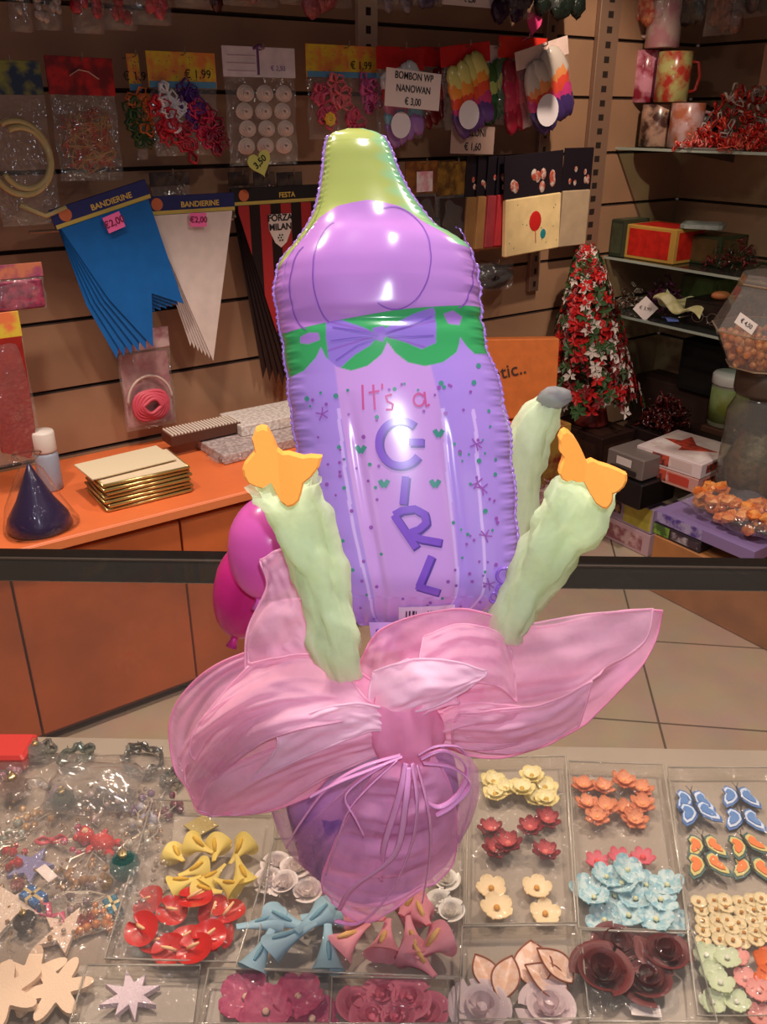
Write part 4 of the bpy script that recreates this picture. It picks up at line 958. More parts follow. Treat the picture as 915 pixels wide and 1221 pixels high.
m.build('streamers',mat((196,70,50),.5,c2=(186,140,80),vs_=40),t,True)
m=MB(); m.T=Matrix.Translation((0,-.0035,h-hh*.45)); m.tube([(-.03,0,-.005),(-.005,0,.010),(.02,0,.006),(.045,0,-.010)],.004,6,flat=.3); m.build('header_print',mat((190,180,170),.5),hc)
def loops(m,c,r,n,q):
    for i in range(n):
        a=q.random()*6.3; d=Vector((math.cos(a),-.5*q.random(),math.sin(a)))*r; e=d.cross(Vector((0,1,0)))*.4
        m.tube([c,c+d*.7+e,c+d*1.1,c+d*.7-e,c],r*.22,6,flat=.35)
COLS=[(214,40,60),(90,40,120),(230,110,50),(200,60,110),(240,230,235),(50,90,60),(150,30,60),(220,200,150)]
def bowbag(px0,py0,px1,py1,off,label,cols,name='party_bag',hdr=((232,200,60),(236,140,70)),seed=1,nb=9,tilt=0,spread=.85,deco='confetti',hf=.34):
    t,hc,w_,h,hh=pack(px0,py0,px1,py1,off,name,label,'party bag',hf,hdr,tilt=tilt)
    q=random.Random(seed)
    m=MB(); m.box((0,-.0035,h-hh+hh*.09),(w_*.98,.001,hh*.18)); m.build('blue_stripe',mat((90,150,190),.5),hc)
    text('€ 1,99',hh*.34,Matrix.Translation((w_*.22,-.0045,h-hh*.62))@UP,ink,hc)
    m=MB()
    for i in range(26): m.ball(((q.random()-.5)*w_*.9,-.0035,h-hh*(.1+.75*q.random())),.0016,5,sc=(1,.2,1))
    m.build('printed_confetti',mat((120,50,110),.6),hc)
    for k,c_ in enumerate(cols):
        m=MB(); c=Vector((w_*spread*((k+.5)/len(cols)-.5),-.008,(h-hh)*(.55+.28*math.sin(k*2.4)))); loops(m,c,.036,9,q); loops(m,c+Vector((.012,0,-.035)),.032,8,q); loops(m,c+Vector((-.012,-.004,.03)),.03,7,q)
        b_=m.build('ribbon_bow',mat(c_,.35,coat=.3),t,True)
    return t
bowbag(150,64,178,190,.07,'yellow headed bag of green and orange bows, half hidden behind its neighbour',[(60,90,50),(230,120,60)],seed=2)
bowbag(175,62,266,185,.10,'yellow headed bag of red, purple and white ribbon bows',[(214,40,60),(240,236,240),(200,50,70),(90,40,130),(220,50,90),(150,30,60)],seed=3)
t,hc,w_,h,hh=pack(266,56,358,196,.10,'party_bag','clear bag of white craft roses under a white header card','party bag',.25,((236,220,226),None))
text('€ 2,50',.018,Matrix.Translation((w_*.25,-.0045,h-hh*.7))@UP,mat((150,100,160),.6),hc)
m=MB()
for i in range(3): m.box((-w_*.25,-.0035,h-hh*(.3+.25*i)),(w_*.38,.001,.002))
m.build('printed_lines',mat((190,160,170),.6),hc)
m=MB(); m.box((-.006,-.005,h-hh*.45),(.006,.004,hh*.95)); m.tube([(-.02,-.006,h-.006),(0,-.008,h+.004),(.014,-.006,h-.004)],.004,6); m.build('purple_tie',mat((120,70,120),.5),hc)
q=random.Random(44)
for j in range(4):
    for i in range(3):
        m=MB(); c=Vector((w_*(-.27+.27*i+.03*(j%2)),-.010,(h-hh)*(.22+.2*j)))
        for k in range(4):
            r=.024*(1-.22*k); m.tube([c+Vector((r*math.cos(a),-.004*k+.002*math.sin(2*a+k),r*.8*math.sin(a))) for a in [2*PI*s_/14 for s_ in range(15)]],.0042,6,cap=False)
        m.ball(c,.020,10,sc=(1,.4,.8)); m.build('white_rose',mat((238,216,206),.6,sss=.2),t,True)
bowbag(366,54,456,165,.10,'yellow headed bag of pink and coral bows above the balloon tip',[(226,90,120),(236,120,130),(214,80,110),(206,90,150)],seed=5,nb=5)
m=MB(); a=onA(393,142,.14); t=thing('smiley_charm','small yellow smiling flower charm at the bag of pink bows','charm',a,AA)
m.T=Matrix.Rotation(R(90),4,'X'); petals_=petals_mb(8,.020,.006,.1); petals_.v=[m.T@v for v in petals_.v]; petals_.build('petals',mat((240,190,60),.5),t,True)
m=MB(); m.ball((0,-.004,0),.011,12,sc=(1,.4,1)); f_=m.build('face',mat((246,206,80),.5),t,True)
m=MB(); m.ball((-.004,-.009,.003),.0014,6); m.ball((.004,-.009,.003),.0014,6); m.tube([(-.005,-.009,-.002),(0,-.0095,-.005),(.005,-.009,-.002)],.0007,5); m.build('smile',mat((90,50,20),.6),f_)
# price heart
a=onA(310,194,.15); t=thing('heart_price_tag','yellow green heart price tag reading 3,50 under the bag of white roses','price tag',a,AA,tilt=(0,R(-18)))
def heartpoly(r,n=28):
    return [(r*.95*math.sin(x)**3,r*(.8*math.cos(x)-.3*math.cos(2*x)-.12*math.cos(3*x)-.05*math.cos(4*x))) for x in [2*PI*i/n for i in range(n)]]
m=MB(); m.prism(heartpoly(.040),.003); m.build('heart_card',mat((206,206,110),.6),t)
text('3,50',.026,Matrix.Translation((0,-.003,.002))@Matrix.Rotation(R(-20),4,'Y')@UP,ink,t,bold=.0004)
a=onA(637,27,.12); t=thing('heart_tag','bright pink heart tag on a stick above the balloon packets','tag',a,AA,tilt=(0,R(8)))
m=MB(); m.prism([(x*1.0,z*1.15) for x,z in heartpoly(.036)],.003); m.build('heart_card',mat((240,70,140),.5),t)
m=MB(); m.tube([(0,0,-.02),(-.012,0,-.045),(-.035,.005,-.06)],.0022,6); m.build('stick',mat((236,90,140),.5),t)
# packets of metallic balloons with red headers
def balloonpack(px0,py0,px1,py1,off,label,cols,hdr=(206,30,34),tilt=0,white=True,label_white=False):
    t,hc,w_,h,hh=pack(px0,py0,px1,py1,off,'balloon_packet',label,'balloon packet',.24,(hdr,None),tilt=tilt,bagt=.04)
    for k,c_ in enumerate(cols):
        m=MB(); f=(k+.5)/len(cols); 
        qq=random.Random(k+int(px0))
        for i in range(4):
            cz=(h-hh)*(.90-.80*f)+(i-1.5)*.012; cx=w_*(.02+.10*(f-.5))+(i-1.5)*w_*.16
            m.ball((cx,-.010-.004*(i%2),cz),w_*.21,10,sc=(.75,.35,1.25),T=Matrix.Rotation(R(-35+qq.random()*40),4,'Y'),noise=.15,seed=k*7+i)
        m.build('folded_balloon',mat(c_,.25,coat=.4),t,True)
    if white:
        m=MB(); m.lathe([(w_*.2,0),(w_*.21,.001),(.0,.0012)],20,T=Matrix.Rotation(R(90),4,'X'),c=(-w_*.12,-.034,(h-hh)*.2)); m.build('round_sticker',mat((236,226,232),.5),t)
    return t,hc,w_,h,hh
RB=[(214,206,120),(236,150,60),(230,80,50),(206,60,120),(90,60,130)]
balloonpack(450,56,505,165,.13,'packet of rainbow balloons hanging behind the white handwritten price card',[(226,226,226),(190,60,60),(200,120,150),(120,170,190),(150,110,180)])
balloonpack(500,56,532,152,.07,'dark red packet of balloons between the price card and the rainbow packets',[(120,20,34),(150,30,40),(100,20,30)],white=False)
balloonpack(534,52,588,150,.14,'left packet of rainbow ordered balloons with a red top',RB,tilt=R(-7))
balloonpack(568,54,606,142,.08,'packet of green metallic balloons with a pale card behind',[(60,110,50),(200,220,120),(40,110,70),(30,90,50)],hdr=(226,200,190),white=False)
balloonpack(596,44,646,148,.10,'packet of red metallic balloons with a striped red top',[(150,40,60),(190,40,80),(206,60,90),(170,30,60)],hdr=(220,50,36),white=False)
balloonpack(630,50,684,142,.14,'right packet of rainbow ordered balloons with a white card',[(214,200,190),(236,150,90),(226,80,60),(206,60,130),(70,50,110)],hdr=(236,206,196),tilt=R(-14))
# handwritten price cards
def card(px0,py0,px1,py1,off,label,lines,col=(240,220,216),tilt=0,sz=.3,name='price_card',ic=ink):
    a=onA((px0+px1)/2,(py0+py1)/2,off); w_=(onA(px1,py0,off)-onA(px0,py0,off)).dot(dA); h=onA(px0,py0,off).z-onA(px0,py1,off).z
    t=thing(name,label,'price card',a,AA,tilt=(0,tilt)); m=MB(); m.box((0,0,0),(w_,.0016,h),0,.0004); m.build('card',mat(col,.7),t)
    n=len(lines)
    for i,s_ in enumerate(lines): text(s_,h*sz,Matrix.Translation((0,-.0022,h*(.5-(i+.5)/n)))@UP,ic,t,bold=.0002,sx=.85)
    return t
card(460,84,526,130,.19,'white handwritten price card with three lines, left of the rainbow balloons',['BOMBON WP','NANOWAN','€ 3,00'],tilt=R(4),sz=.27)
card(538,150,590,184,.13,'grey handwritten price card under the left rainbow packet',['PALLONI','€ 1,60'],(170,140,130),R(2),.38)
card(528,-8,592,8,.12,'white price card cut by the top of the picture',['€ 2,50'],sz=.6)
# --- top row of goods cut by the frame
def toppack(px0,px1,py1,off,label,col,n=3,c2=None,name='hanging_packet'):
    a=onA(px0,-40,off); b=onA(px1,-40,off); w_=(b-a).dot(dA); zb=onA((px0+px1)/2,py1,off).z; h=1.965-zb; c=onA((px0+px1)/2,-40,off); c.z=zb
    t=thing(name,label,'hanging packet',c,AA); q=random.Random(int(px0)); 
    m=MB(); m.pillow(w_,h,.05,(0,0,h/2),seed=int(px0)); m.build('clear_bag',FILM,t,True)
    m=MB()
    for k in range(n*5): m.ball(((q.random()-.5)*w_*.8,-.005,h*(.12+.8*q.random())),w_*.16,8,sc=(1,.5,1.2),noise=.3,seed=k)
    m.build('filling',mat(col,.3,metal=.2,bump=.5,bs=80,c2=c2,vs_=60),t,True)
for a in ((0,30,38,.12,'pale packet of white balloons at the top left corner',(206,190,180)),(32,66,36,.12,'second pale packet of white balloons at the top left',(190,170,160)),
          (78,118,40,.2,'left red foil packet at the top',(186,26,50)),(116,158,36,.19,'middle red foil packet at the top',(170,20,40)),(150,200,30,.18,'right bright red foil packet at the top',(200,40,60)),
          (205,262,10,.15,'dark brown packet at the top, right of the red foil ones',(70,30,34)),(262,330,8,.15,'maroon packet at the top above the white roses',(110,50,56)),(332,420,8,.15,'pinkish packet at the top beside the upright',(150,80,86)),
          (448,490,12,.14,'grey packet at the top right of the upright',(130,120,130)),(490,530,8,.14,'violet grey packet at the top before the price card',(90,80,110)),
          (590,640,22,.13,'dark violet packet at the top behind the pink heart',(46,24,56)),(642,700,14,.13,'dark green packet at the top left of the shelf upright',(30,40,34))): toppack(*a)
# --- second row: pennant packs on a price rail
t=thing('price_rail','thin metal rail with a pale strip above the pennants','rail',onA(240,262,.02),AA)
s_a=onA(30,262,.02).dot(dA); s_b=onA(560,262,.02).dot(dA); cmid=onA(240,262,.02).dot(dA)
m=MB(); m.tube([(s_a-cmid,-.02,0),(s_b-cmid,-.02,0)],.005,8); m.build('bar',mat((190,170,150),.35,metal=.6),t,True)
def pennants(px0,py0,px1,py1,off,label,col,n=5,tilt=0,head=(36,44,110),word='BANDIERINE',price=True,fork=False,name='pennant_pack',c2=None,stripes=None,rough=.35,hh=.05,spread=.5):
    a=onA(px0,py0,off); w_=(onA(px1,py0,off)-a).dot(dA); zt=onA((px0+px1)/2,py0,off).z; zb=onA((px0+px1)/2,py1,off).z; h=zt-zb
    c=onA((px0+px1)/2,py0,off); t=thing(name,label,'pennants',c,AA,tilt=(0,tilt))
    m=MB(); m.box((0,-.002*0,-hh/2),(w_,.010,hh),0,.001); hc=m.build('header_card',mat(head,.45),t)
    m=MB(); m.box((0,-.0055,-hh*.88),(w_*.99,.001,hh*.2)); m.build('gold_stripe',mat((206,180,90),.5),hc)
    text(word,hh*.42,Matrix.Translation((w_*.10,-.006,-hh*.52))@UP,mat((226,190,90),.5),hc,bold=.0004)
    m=MB(); m.lathe([(hh*.34,0),(hh*.34,.001)],16,T=Matrix.Rotation(R(90),4,'X'),c=(-w_*.37,-.0055,-hh*.42)); m.build('emblem',mat((206,110,70),.5),hc)
    for k in range(n):
        m=MB(); W=w_*.92; H=h-hh; y=.004+.006*(n-1-k)-.012; sx=-(n-1-k)*.007*spread*2; H*=1-.018*(n-1-k)*(0 if fork else 1); 
        if fork:
            P=[(-W/2,0),(W/2,0),(W*.50,-H*.78),(W*.18,-H*.62),(-.02*W,-H*1.0),(-W*.30,-H*.55)]
        else: P=[(-W/2,0),(W/2,0),(W*.10+.0,-H)]
        P=[(x+sx*(-z/H)*3,z-hh) for x,z in P]
        m.prism(P[::-1],.0012,Matrix.Translation((0,y,0))); pf=m.build('pennant',mat(col,rough,var=.06,coat=.2,bump=.08,bs=25),t)
        if k==n-1 and stripes:
            m=MB()
            for i in range(4):
                x0=-W/2+W*(i/4+.02); x1=x0+W/8
                zf=lambda x:-H*(1-abs((x-W*.10)/(W*.6 if x<W*.1 else W*.4))) if True else 0
                m.prism([(x0,-hh),(x1,-hh),(x1,max(-H,zf(x1))*1-hh+0),(x0,zf(x0)-hh)][::-1],.0006,Matrix.Translation((0,y-.001,0)))
            m.build('red_stripe',mat(stripes,.5),pf)
    return t,w_,h,hh
def pricetag(t,x,z,w_,h,txt,tilt=0):
    m=MB(); m.T=Matrix.Translation((x,-.020,z))@Matrix.Rotation(tilt,4,'Y'); m.box((0,0,0),(w_,.0012,h)); o=m.build('price_sticker',mat((250,110,180),.6),t); o['label']='pink price sticker'
    text(txt,h*.6,Matrix.Translation((x,-.0215,z))@Matrix.Rotation(tilt,4,'Y')@UP,mat((120,20,60),.6),o,bold=.0003)
t,w_,h,hh=pennants(55,232,178,428,.13,'pack of blue pennants with pink price sticker and navy header',(26,100,176),6,R(-14),fork=True,rough=.3)
pricetag(t,.01,-.075,.05,.042,'€2,00',R(-4))
t,w_,h,hh=pennants(172,232,280,434,.10,'pack of white pennants with pink price sticker',(222,206,200),7,R(0),head=(34,40,100),spread=.22)
pricetag(t,.012,-.068,.05,.038,'€2,00',R(3))
t,w_,h,hh=pennants(276,222,384,470,.07,'pack of red and black striped pennants with a white shield behind the balloon',(34,22,24),6,R(0),head=(26,24,30),word='FESTA',stripes=(170,40,44))
W=w_
m=MB(); m.prism([(-.04,.035),(.04,.035),(.04,-.01),(.02,-.05),(0,-.065),(-.02,-.05),(-.04,-.01)],.001,Matrix.Translation((0,-.011,-.115))); sh=m.build('shield',mat((230,214,206),.5),t)
text('FORZA\nMILAN',.027,Matrix.Translation((0,-.0125,-.105))@UP,ink,sh,bold=.0008)
m=MB(); m.ball((0,-.0115,-.150),.014,14,sc=(1,.1,1)); bb=m.build('football_print',mat((220,210,200),.5),sh)
m=MB()
for k in range(6): a=2*PI*k/6; m.ball((.009*math.cos(a)*(k>0),-.0132,-.150+.009*math.sin(a)*(k>0)),.003,6,sc=(1,.2,1))
m.build('football_patches',ink,bb)
# dark seed-bead packs row behind rail
for i,(x0,x1,lb) in enumerate(((178,230,'dark packet behind the white pennants'),(272,300,'small dark speckled packet left above the striped pennants'),(302,330,'small dark speckled packet in the middle above the striped pennants'),(330,362,'yellow and white speckled packet above the striped pennants'))):
    t,hc,w_,h,hh=pack(x0,205,x1,258,.05,'small_packet',lb,'packet',.3,((40,32,40),(90,70,60)))
    m=MB(); q=random.Random(i)
    for k in range(14): m.ball(((q.random()-.5)*w_*.8,-.006,q.random()*(h-hh)),.005,6)
    m.build('beads',mat([(60,40,60),(150,120,130),(170,70,60),(206,190,90)][i],.3,c2=(200,190,180),vs_=90),t,True)
# hair accessory pack below the pennants
t,hc,w_,h,hh=pack(136,392,214,510,.06,'accessory_pack','clear pack with a pink curled hair accessory below the blue pennants','packet',.2,((176,110,126),(210,180,180)))
m=MB(); m.box((0,.006,(h-hh)*.5),(w_*.9,.003,(h-hh)*.92)); m.build('backing_card',mat((196,150,150),.6,c2=(176,110,120),vs_=18),t)
m=MB(); q=random.Random(5)
for k in range(5): m.tube([(w_*.33*(1-.12*k)*math.cos(a),-.012-.003*k,(h-hh)*.30+(h-hh)*.2*(1-.15*k)*math.sin(a)+.004*math.sin(3*a+k)) for a in [2*PI*i/20 for i in range(21)]],.006,7,cap=False)
m.build('pink_coils',mat((214,84,104),.5),t,True)
m=MB(); m.tube([(w_*.42*math.cos(a),-.012,(h-hh)*.35+(h-hh)*.33*math.sin(a)) for a in [R(0+i*9) for i in range(21)]],.004,7); m.build('headband',mat((206,180,170),.4),t,True)
# red tissue pack with yellow header at the left edge
t,hc,w_,h,hh=pack(-40,372,56,555,.22,'tissue_pack','clear pack of red tissue with yellow and orange header at the left edge','tissue pack',.16,((220,190,60),(230,120,70)),hk=False)
m=MB(); m.prism([(-w_*.47,h-hh),(w_*.47,h-hh),(w_*.42,h*.22),(w_*.22,h*.02),(-w_*.35,h*.1)][::-1],.012,Matrix.Translation((0,0,0))); m.build('red_tissue',mat((150,26,14),.5,var=.15,bump=.3,bs=14),t)
t,hc,w_,h,hh=pack(-30,315,60,372,.16,'tissue_pack','pink and purple printed pack above the red tissue at the left','tissue pack',.3,((150,60,110),(206,120,90)),hk=False)
m=MB(); m.box((0,0,(h-hh)/2),(w_*.9,.02,(h-hh)*.9),0,.004); m.build('folded_tissue',mat((170,60,90),.5,c2=(120,40,70),vs_=50),t)
# ================================================================ ON THE WORKTOP
WZ=CZ+.001
def onw(px,py,z=WZ): return onz(px,py,z)
# purple cone in plastic
c=onw(48,628); t=thing('party_cone','dark purple cone hat wrapped in clear film on the worktop at the left','cone',c)
hcz=(ony(32,553,c.y).z-WZ)
m=MB(); m.lathe([(.076,0),(.080,.006),(.074,.03),(.045,hcz*.45),(.018,hcz*.8),(.003,hcz)],32); m.build('cone_body',mat((38,20,66),.35,coat=.3,bump=.1,bs=20),t,True)
m=MB(); m.lathe([(.088,0),(.092,.01),(.07,hcz*.4),(.03,hcz*.9),(.012,hcz*1.02),(.035,hcz*1.16)],24,wob=.06); m.build('clear_wrap',film((255,255,255),.08,.5,30,.03,.015),t,True)
# white bottle
c=onw(64,575,WZ); 
t=thing('glue_bottle','white capped translucent bottle behind the purple cone','bottle',onw(62,582)); 
m=MB(); m.lathe([(.030,0),(.032,.004),(.032,.10),(.026,.115)],24); m.build('bottle_body',mat((176,186,206),.3,trans=.2),t,True)
m=MB(); m.lathe([(.030,.112),(.031,.116),(.031,.165),(.028,.170),(0,.171)],24); m.build('cap',mat((226,214,206),.4),t,True)
# black box with silver chain
t=thing('black_accessory_box','black box with a pale chain and round dial behind the gold trays','box',onw(112,545)+nA*.09,AA)
m=MB(); m.box((.02,0,.045),(.26,.05,.09),0,.003); bo=m.build('box_body',mat((26,20,20),.4),t)
m=MB(); m.tube([(.03+.11*i/16,-.028,.05+.018*math.sin(i*.55)) for i in range(17)],.004,6); m.build('chain',mat((226,200,180),.3,metal=.5),t,True)
m=MB(); m.tube([(-.06+.024*math.cos(a),-.027,.045+.024*math.sin(a)) for a in [2*PI*i/20 for i in range(21)]],.005,6,cap=False); m.build('dial_ring',mat((90,80,70),.4,metal=.4),t,True)
m=MB(); m.box((.02,-.026,.086),(.26,.004,.006)); m.box((.115,-.026,.045),(.02,.002,.05)); m.build('edge_trim',mat((120,90,70),.4),bo)
# stack of gold edged cards
goldM=mat((214,188,120),.25,metal=.75); creamM=mat((226,206,176),.6); kraft=mat((150,116,78),.6)
cst=onw(182,600)
names=['bottom','second from bottom','third from bottom','fourth from bottom','fifth from bottom','sixth from bottom','topmost']
for k in range(7):
    z=WZ+.0115*k
    t=thing('gold_edged_tray','gold edged cream card tray in the stack on the worktop, %s'%names[k],'card tray',Vector((cst.x,cst.y,z))+nA*.095+dA*.004*math.sin(k*2.1),AA+.03*math.sin(k*1.7),'stack of gold edged card trays')
    m=MB(); m.box((0,0,.004),(.235,.165,.007),0,.001); m.build('card_body',kraft if k<6 else creamM,t)
    m=MB(); m.tube([(-.118,-.083,.005),(.118,-.083,.005)],.0048,8,flat=1); m.tube([(-.118,-.083,.005),(-.118,.083,.005)],.0035,6); m.tube([(.118,-.083,.005),(.118,.083,.005)],.0035,6); m.build('gold_edge',goldM,t,True)
t=thing('cream_card','pale cream card lying on top of the gold edged stack','card',Vector((cst.x,cst.y,WZ+.0815))+nA*.12-dA*.02,AA+.06); m=MB(); m.box((0,0,.003),(.24,.13,.005),0,.001); m.build('card_body',mat((226,208,176),.7),t)
# packets lying to the right: striped comb packet and lace tissue
def flatpack(px,py,w_,d_,h,rz,label,m_,name='flat_packet',z=WZ,tilt=0,cat='packet'):
    c=onz(px,py,z+h); c.z=z; t=thing(name,label,cat,c,AA+rz,tilt=(tilt,0)); m=MB(); m.box((0,0,h/2),(w_,d_,h),0,.002); m.build('packet_body',m_,t); return t
flatpack(300,520,.30,.20,.030,.05,'lace pattern paper packet under the striped one',mat((196,180,176),.7,c2=(160,140,140),vs_=90))
flatpack(318,492,.26,.16,.034,.0,'white lace paper packet beside the balloon on the worktop',mat((206,190,184),.7,c2=(236,226,220),vs_=90),z=WZ+.031)
t=thing('striped_packet','dark packet of white sticks in a row, lying behind the gold trays','packet',onz(240,506,WZ+.075)-Vector((0,0,.04)),AA+.02)
m=MB(); m.box((0,0,.018),(.235,.075,.034),0,.002); m.build('tray_body',mat((90,50,36),.6),t)
for i in range(22):
    m=MB(); m.box((-.11+.0105*i,0,.037),(.0052,.074,.006),0,.001); m.build('white_stick',mat((240,224,210),.5),t)
t=thing('candy_bag','small clear bag with a bright pink piece, at the front of the lace packets','bag',onw(283,552)+nA*.03,AA); m=MB(); m.pillow(.14,.075,.03,(0,0,.0),M=Matrix.Translation((0,0,.017))@Matrix.Rotation(R(90),4,'X')); m.build('clear_bag',FILM,t,True)
m=MB(); m.ball((.02,0,.014),.02,12,sc=(1.2,.8,.6),noise=.2); m.build('pink_piece',mat((216,60,110),.4),t,True)
m=MB(); m.ball((-.03,0,.012),.016,10,sc=(1.2,.8,.6),noise=.3); m.build('brown_piece',mat((120,60,50),.4),t,True)
# orange carton with quilting word, at the right end of the worktop
a=ony(652,388,2.98); b_=ony(585,505,2.98)
cc=onw(612,505); t=thing('orange_carton','orange carton with dark handwriting standing at the right end of the worktop','carton',cc+nA*.06,AA-.55,tilt=(R(-6),R(0)))
m=MB(); m.box((0.01,0,.14),(.34,.06,.27),0,.004); m.build('carton_body',mat((206,110,50),.5,var=.1),t)
text('quantic..',.062,Matrix.Translation((-.03,-.033,.16))@Matrix.Rotation(R(-12),4,'Y')@UP,mat((60,40,40),.7),t)
t=thing('green_garland','dark green garland lying under the orange carton','garland',onw(622,512)-nA*.03,AA)
m=MB(); q=random.Random(8); base=[Vector((-.18,0,.02)),Vector((-.05,-.03,.025)),Vector((.08,-.01,.03)),Vector((.16,.05,.05))]
m.tube([cr(base,i/14) for i in range(15)],.018,8)
for i in range(160): p=cr(base,q.random()); a=q.random()*6.3; m.tube([p,p+Vector((math.cos(a)*.03,math.sin(a)*.02,.028*(q.random()-.2)))],.0016,3)
m.build('needles',mat((28,56,34),.6),t)
# ================================================================ HANGING CARDS RIGHT OF THE BALLOON
def partybag(px0,py0,px1,py1,off,label,body,top=(30,22,32),balloon=False,tilt=0,depth=.02,hf=.42):
    a=onA(px0,py0,off); w_=(onA(px1,py0,off)-a).dot(dA); xm=(px0+px1)/2; zt=onA(xm,py0,off).z; zb=onA(xm,py1,off).z; h=zt-zb; c=onA(xm,py0,off); c.z=zb
    t=thing('party_napkin_pack',label,'party pack',c,AA,'hanging party packs',tilt=(0,tilt))
    m=MB(); m.box((0,0,h*(1-hf)/2),(w_*.96,depth,h*(1-hf)),0,.004); b=m.build('pack_body',mat(body,.5,var=.12,vs_=18),t)
    m=MB(); m.box((0,-.002,h*(1-hf/2)),(w_,.006,h*hf),0,.001); hc=m.build('header_card',mat(top,.45),t)
    q=random.Random(int(px0)); m=MB()
    for i in range(9):
        x=(q.random()-.5)*w_*.8; z=h*(1-hf)+h*hf*(.15+.35*q.random()); m.ball((x,-.005,z),w_*.055,8,sc=(1,.2,1.3))
    m.build('header_print',mat((206,190,180),.5,c2=(180,80,60),vs_=60),hc,True)
    if balloon:
        m=MB(); m.ball((.008,-depth/2,h*(1-hf)*.56),.036,16,sc=(.85,.06,1.0)); m.tube([(.008,-depth/2-.002,h*.24),(.012,-depth/2-.002,h*.10)],.001,4); m.build('red_balloon_print',mat((206,36,34),.45),b,True)
        m=MB(); m.ball((.05,-depth/2,h*.18),.018,12,sc=(.8,.06,1.0)); m.build('teal_balloon_print',mat((30,130,140),.45),b,True)
        m=MB()
        for i in range(16): m.ball(((q.random()-.5)*w_*.85,-depth/2-.001,h*(1-hf)*(.1+.8*q.random())),.0025,5,sc=(1,.2,1))
        m.build('confetti_print',mat((60,130,90),.5),b)
    return t
partybag(674,176,708,292,.07,'pale party pack with black header nearest the shelf upright',(196,170,140))
partybag(607,182,676,300,.16,'cream party pack printed with a red balloon',(236,206,150),balloon=True,tilt=R(-3))
for i,(x,lb,c_) in enumerate(((596,'first red edged party pack left of the balloon print',(190,50,60)),(584,'second party pack left of the balloon print',(170,60,70)),(572,'tan party pack in the middle of the row seen edge on',(176,130,80)),(558,'brown party pack seen edge on',(150,110,66)),(546,'leftmost light brown party pack seen edge on, near the balloon',(160,116,74)))):
    partybag(x-4,186,x+30,292+i*2,.13-.012*i,lb,c_,tilt=R(2),depth=.03)
t,hc,w_,h,hh=pack(484,192,520,300,.09,'gold_packet','amber packet with pink and white price label right of the teat','packet',.35,((150,96,40),(110,60,30)))
m=MB(); m.box((.01,-.006,h*.78),(w_*.5,.001,h*.22)); m.build('price_label',mat((226,150,170),.5,c2=(236,220,220),vs_=25),hc)
m=MB(); m.box((0,0,(h-hh)/2),(w_*.8,.02,(h-hh)*.9),0,.003); m.build('dark_filling',mat((56,34,36),.5),t)
t,hc,w_,h,hh=pack(522,192,556,296,.09,'gold_packet','olive gold packet beside the amber one','packet',.38,((150,110,40),(90,60,26)))
m=MB(); m.box((0,0,(h-hh)/2),(w_*.8,.02,(h-hh)*.9),0,.003); m.build('dark_filling',mat((50,32,30),.5),t)
t=thing('dark_tinsel_bag','dark bag of glittering tinsel hanging below the edge-on packs','bag',onA(588,330,.08),AA); m=MB(); m.ball((0,0,0),.07,14,sc=(1.3,.5,.6),noise=.3,seed=3); m.build('tinsel_filling',mat((40,26,28),.25,metal=.4,bump=.9,bs=90),t,True); m=MB(); m.pillow(.2,.11,.09,(0,0,0)); m.build('clear_bag',FILM,t,True); hook(t,.05,.08)
# ================================================================ GLASS SHELVES AT THE RIGHT
def shelfB(z,off,label,r_a=0.0,r_b=2.0):
    t=thing('glass_shelf',label,'shelf',BP((r_a+r_b)/2,off/2,z),AA)
    L=r_b-r_a
    m=MB(); m.box((0,0,-.004),(off,L,.008)); m.build('glass_plate',SHELFGLASS,t)
    m=MB(); m.box((-off/2,0,-.004),(.004,L,.010)); m.build('polished_edge',mat((170,180,168),.2,spec=.8),t)
    for yy in (-L/2+.4,L/2-.25):
        m=MB(); m.add([(off/2,yy-.004,-.01),(-off*.35,yy-.004,-.01),(off/2,yy-.004,-.06),(off/2,yy+.004,-.01),(-off*.35,yy+.004,-.01),(off/2,yy+.004,-.06)],[(0,1,2),(3,5,4),(0,3,4,1),(1,4,5,2),(2,5,3,0)]); m.build('bracket',mat((110,90,80),.4,metal=.5),t)
KS=onA(735,175).dot(dA); OFF=KB-KS
shelfB(1.43,OFF,'upper glass shelf holding the mugs and red garlands'); shelfB(1.0,OFF,'middle glass shelf holding the red and yellow box'); shelfB(.78,OFF+.04,'lower shelf crowded with bags below the red box')
def at(px,py,K): return onK(px,py,K)
def mug(px,pyb,z,w,hpx,label,c1,c2,K=None,rz=0,handle=True,can=False):
    d=ray(px,pyb); p=EYE+d*((z-EYE.z)/d.z) if K is None else at(px,pyb,K)
    p=at(px,pyb,K); p.z=z
    k=(p-EYE).length/F; r=w/2*k; h=hpx*k
    t=thing('mug',label,'mug',p,rz,'printed mugs stacked on the glass shelf'); m=MB(); m.lathe([(r*.92,0),(r,.003),(r,h-.002),(r*.96,h),(r*.92,h-.002),(r*.9,.006),(0,.005)],28); m.build('cup',mat(c1,.25,coat=.4,c2=c2,vs_=16),t,True)
    m=MB(); m.tube([(r*.97,0,h*.8),(r*1.35,0,h*.78),(r*1.5,0,h*.5),(r*1.35,0,h*.24),(r*.97,0,h*.2)],r*.11,8); m.build('handle',mat(c1,.25,coat=.4),t,True)
KM=KS+.13
mug(746,172,1.432,32,40,'yellow green mug with dark spots, bottom row at the left',(196,190,90),(120,110,50),KM,.6)
mug(781,174,1.432,34,40,'dark mug with a pale face print, bottom row in the middle',(70,44,40),(190,150,130),KM,-.8)
mug(815,176,1.432,34,42,'white mug with pink rim and orange print, bottom row at right',(216,180,180),(190,110,80),KM,-.2)
zz=at(765,131,KM).z; t0=1.432+.128
k_=(at(765,131,KM)-EYE).length/F; z2=1.432+41*k_
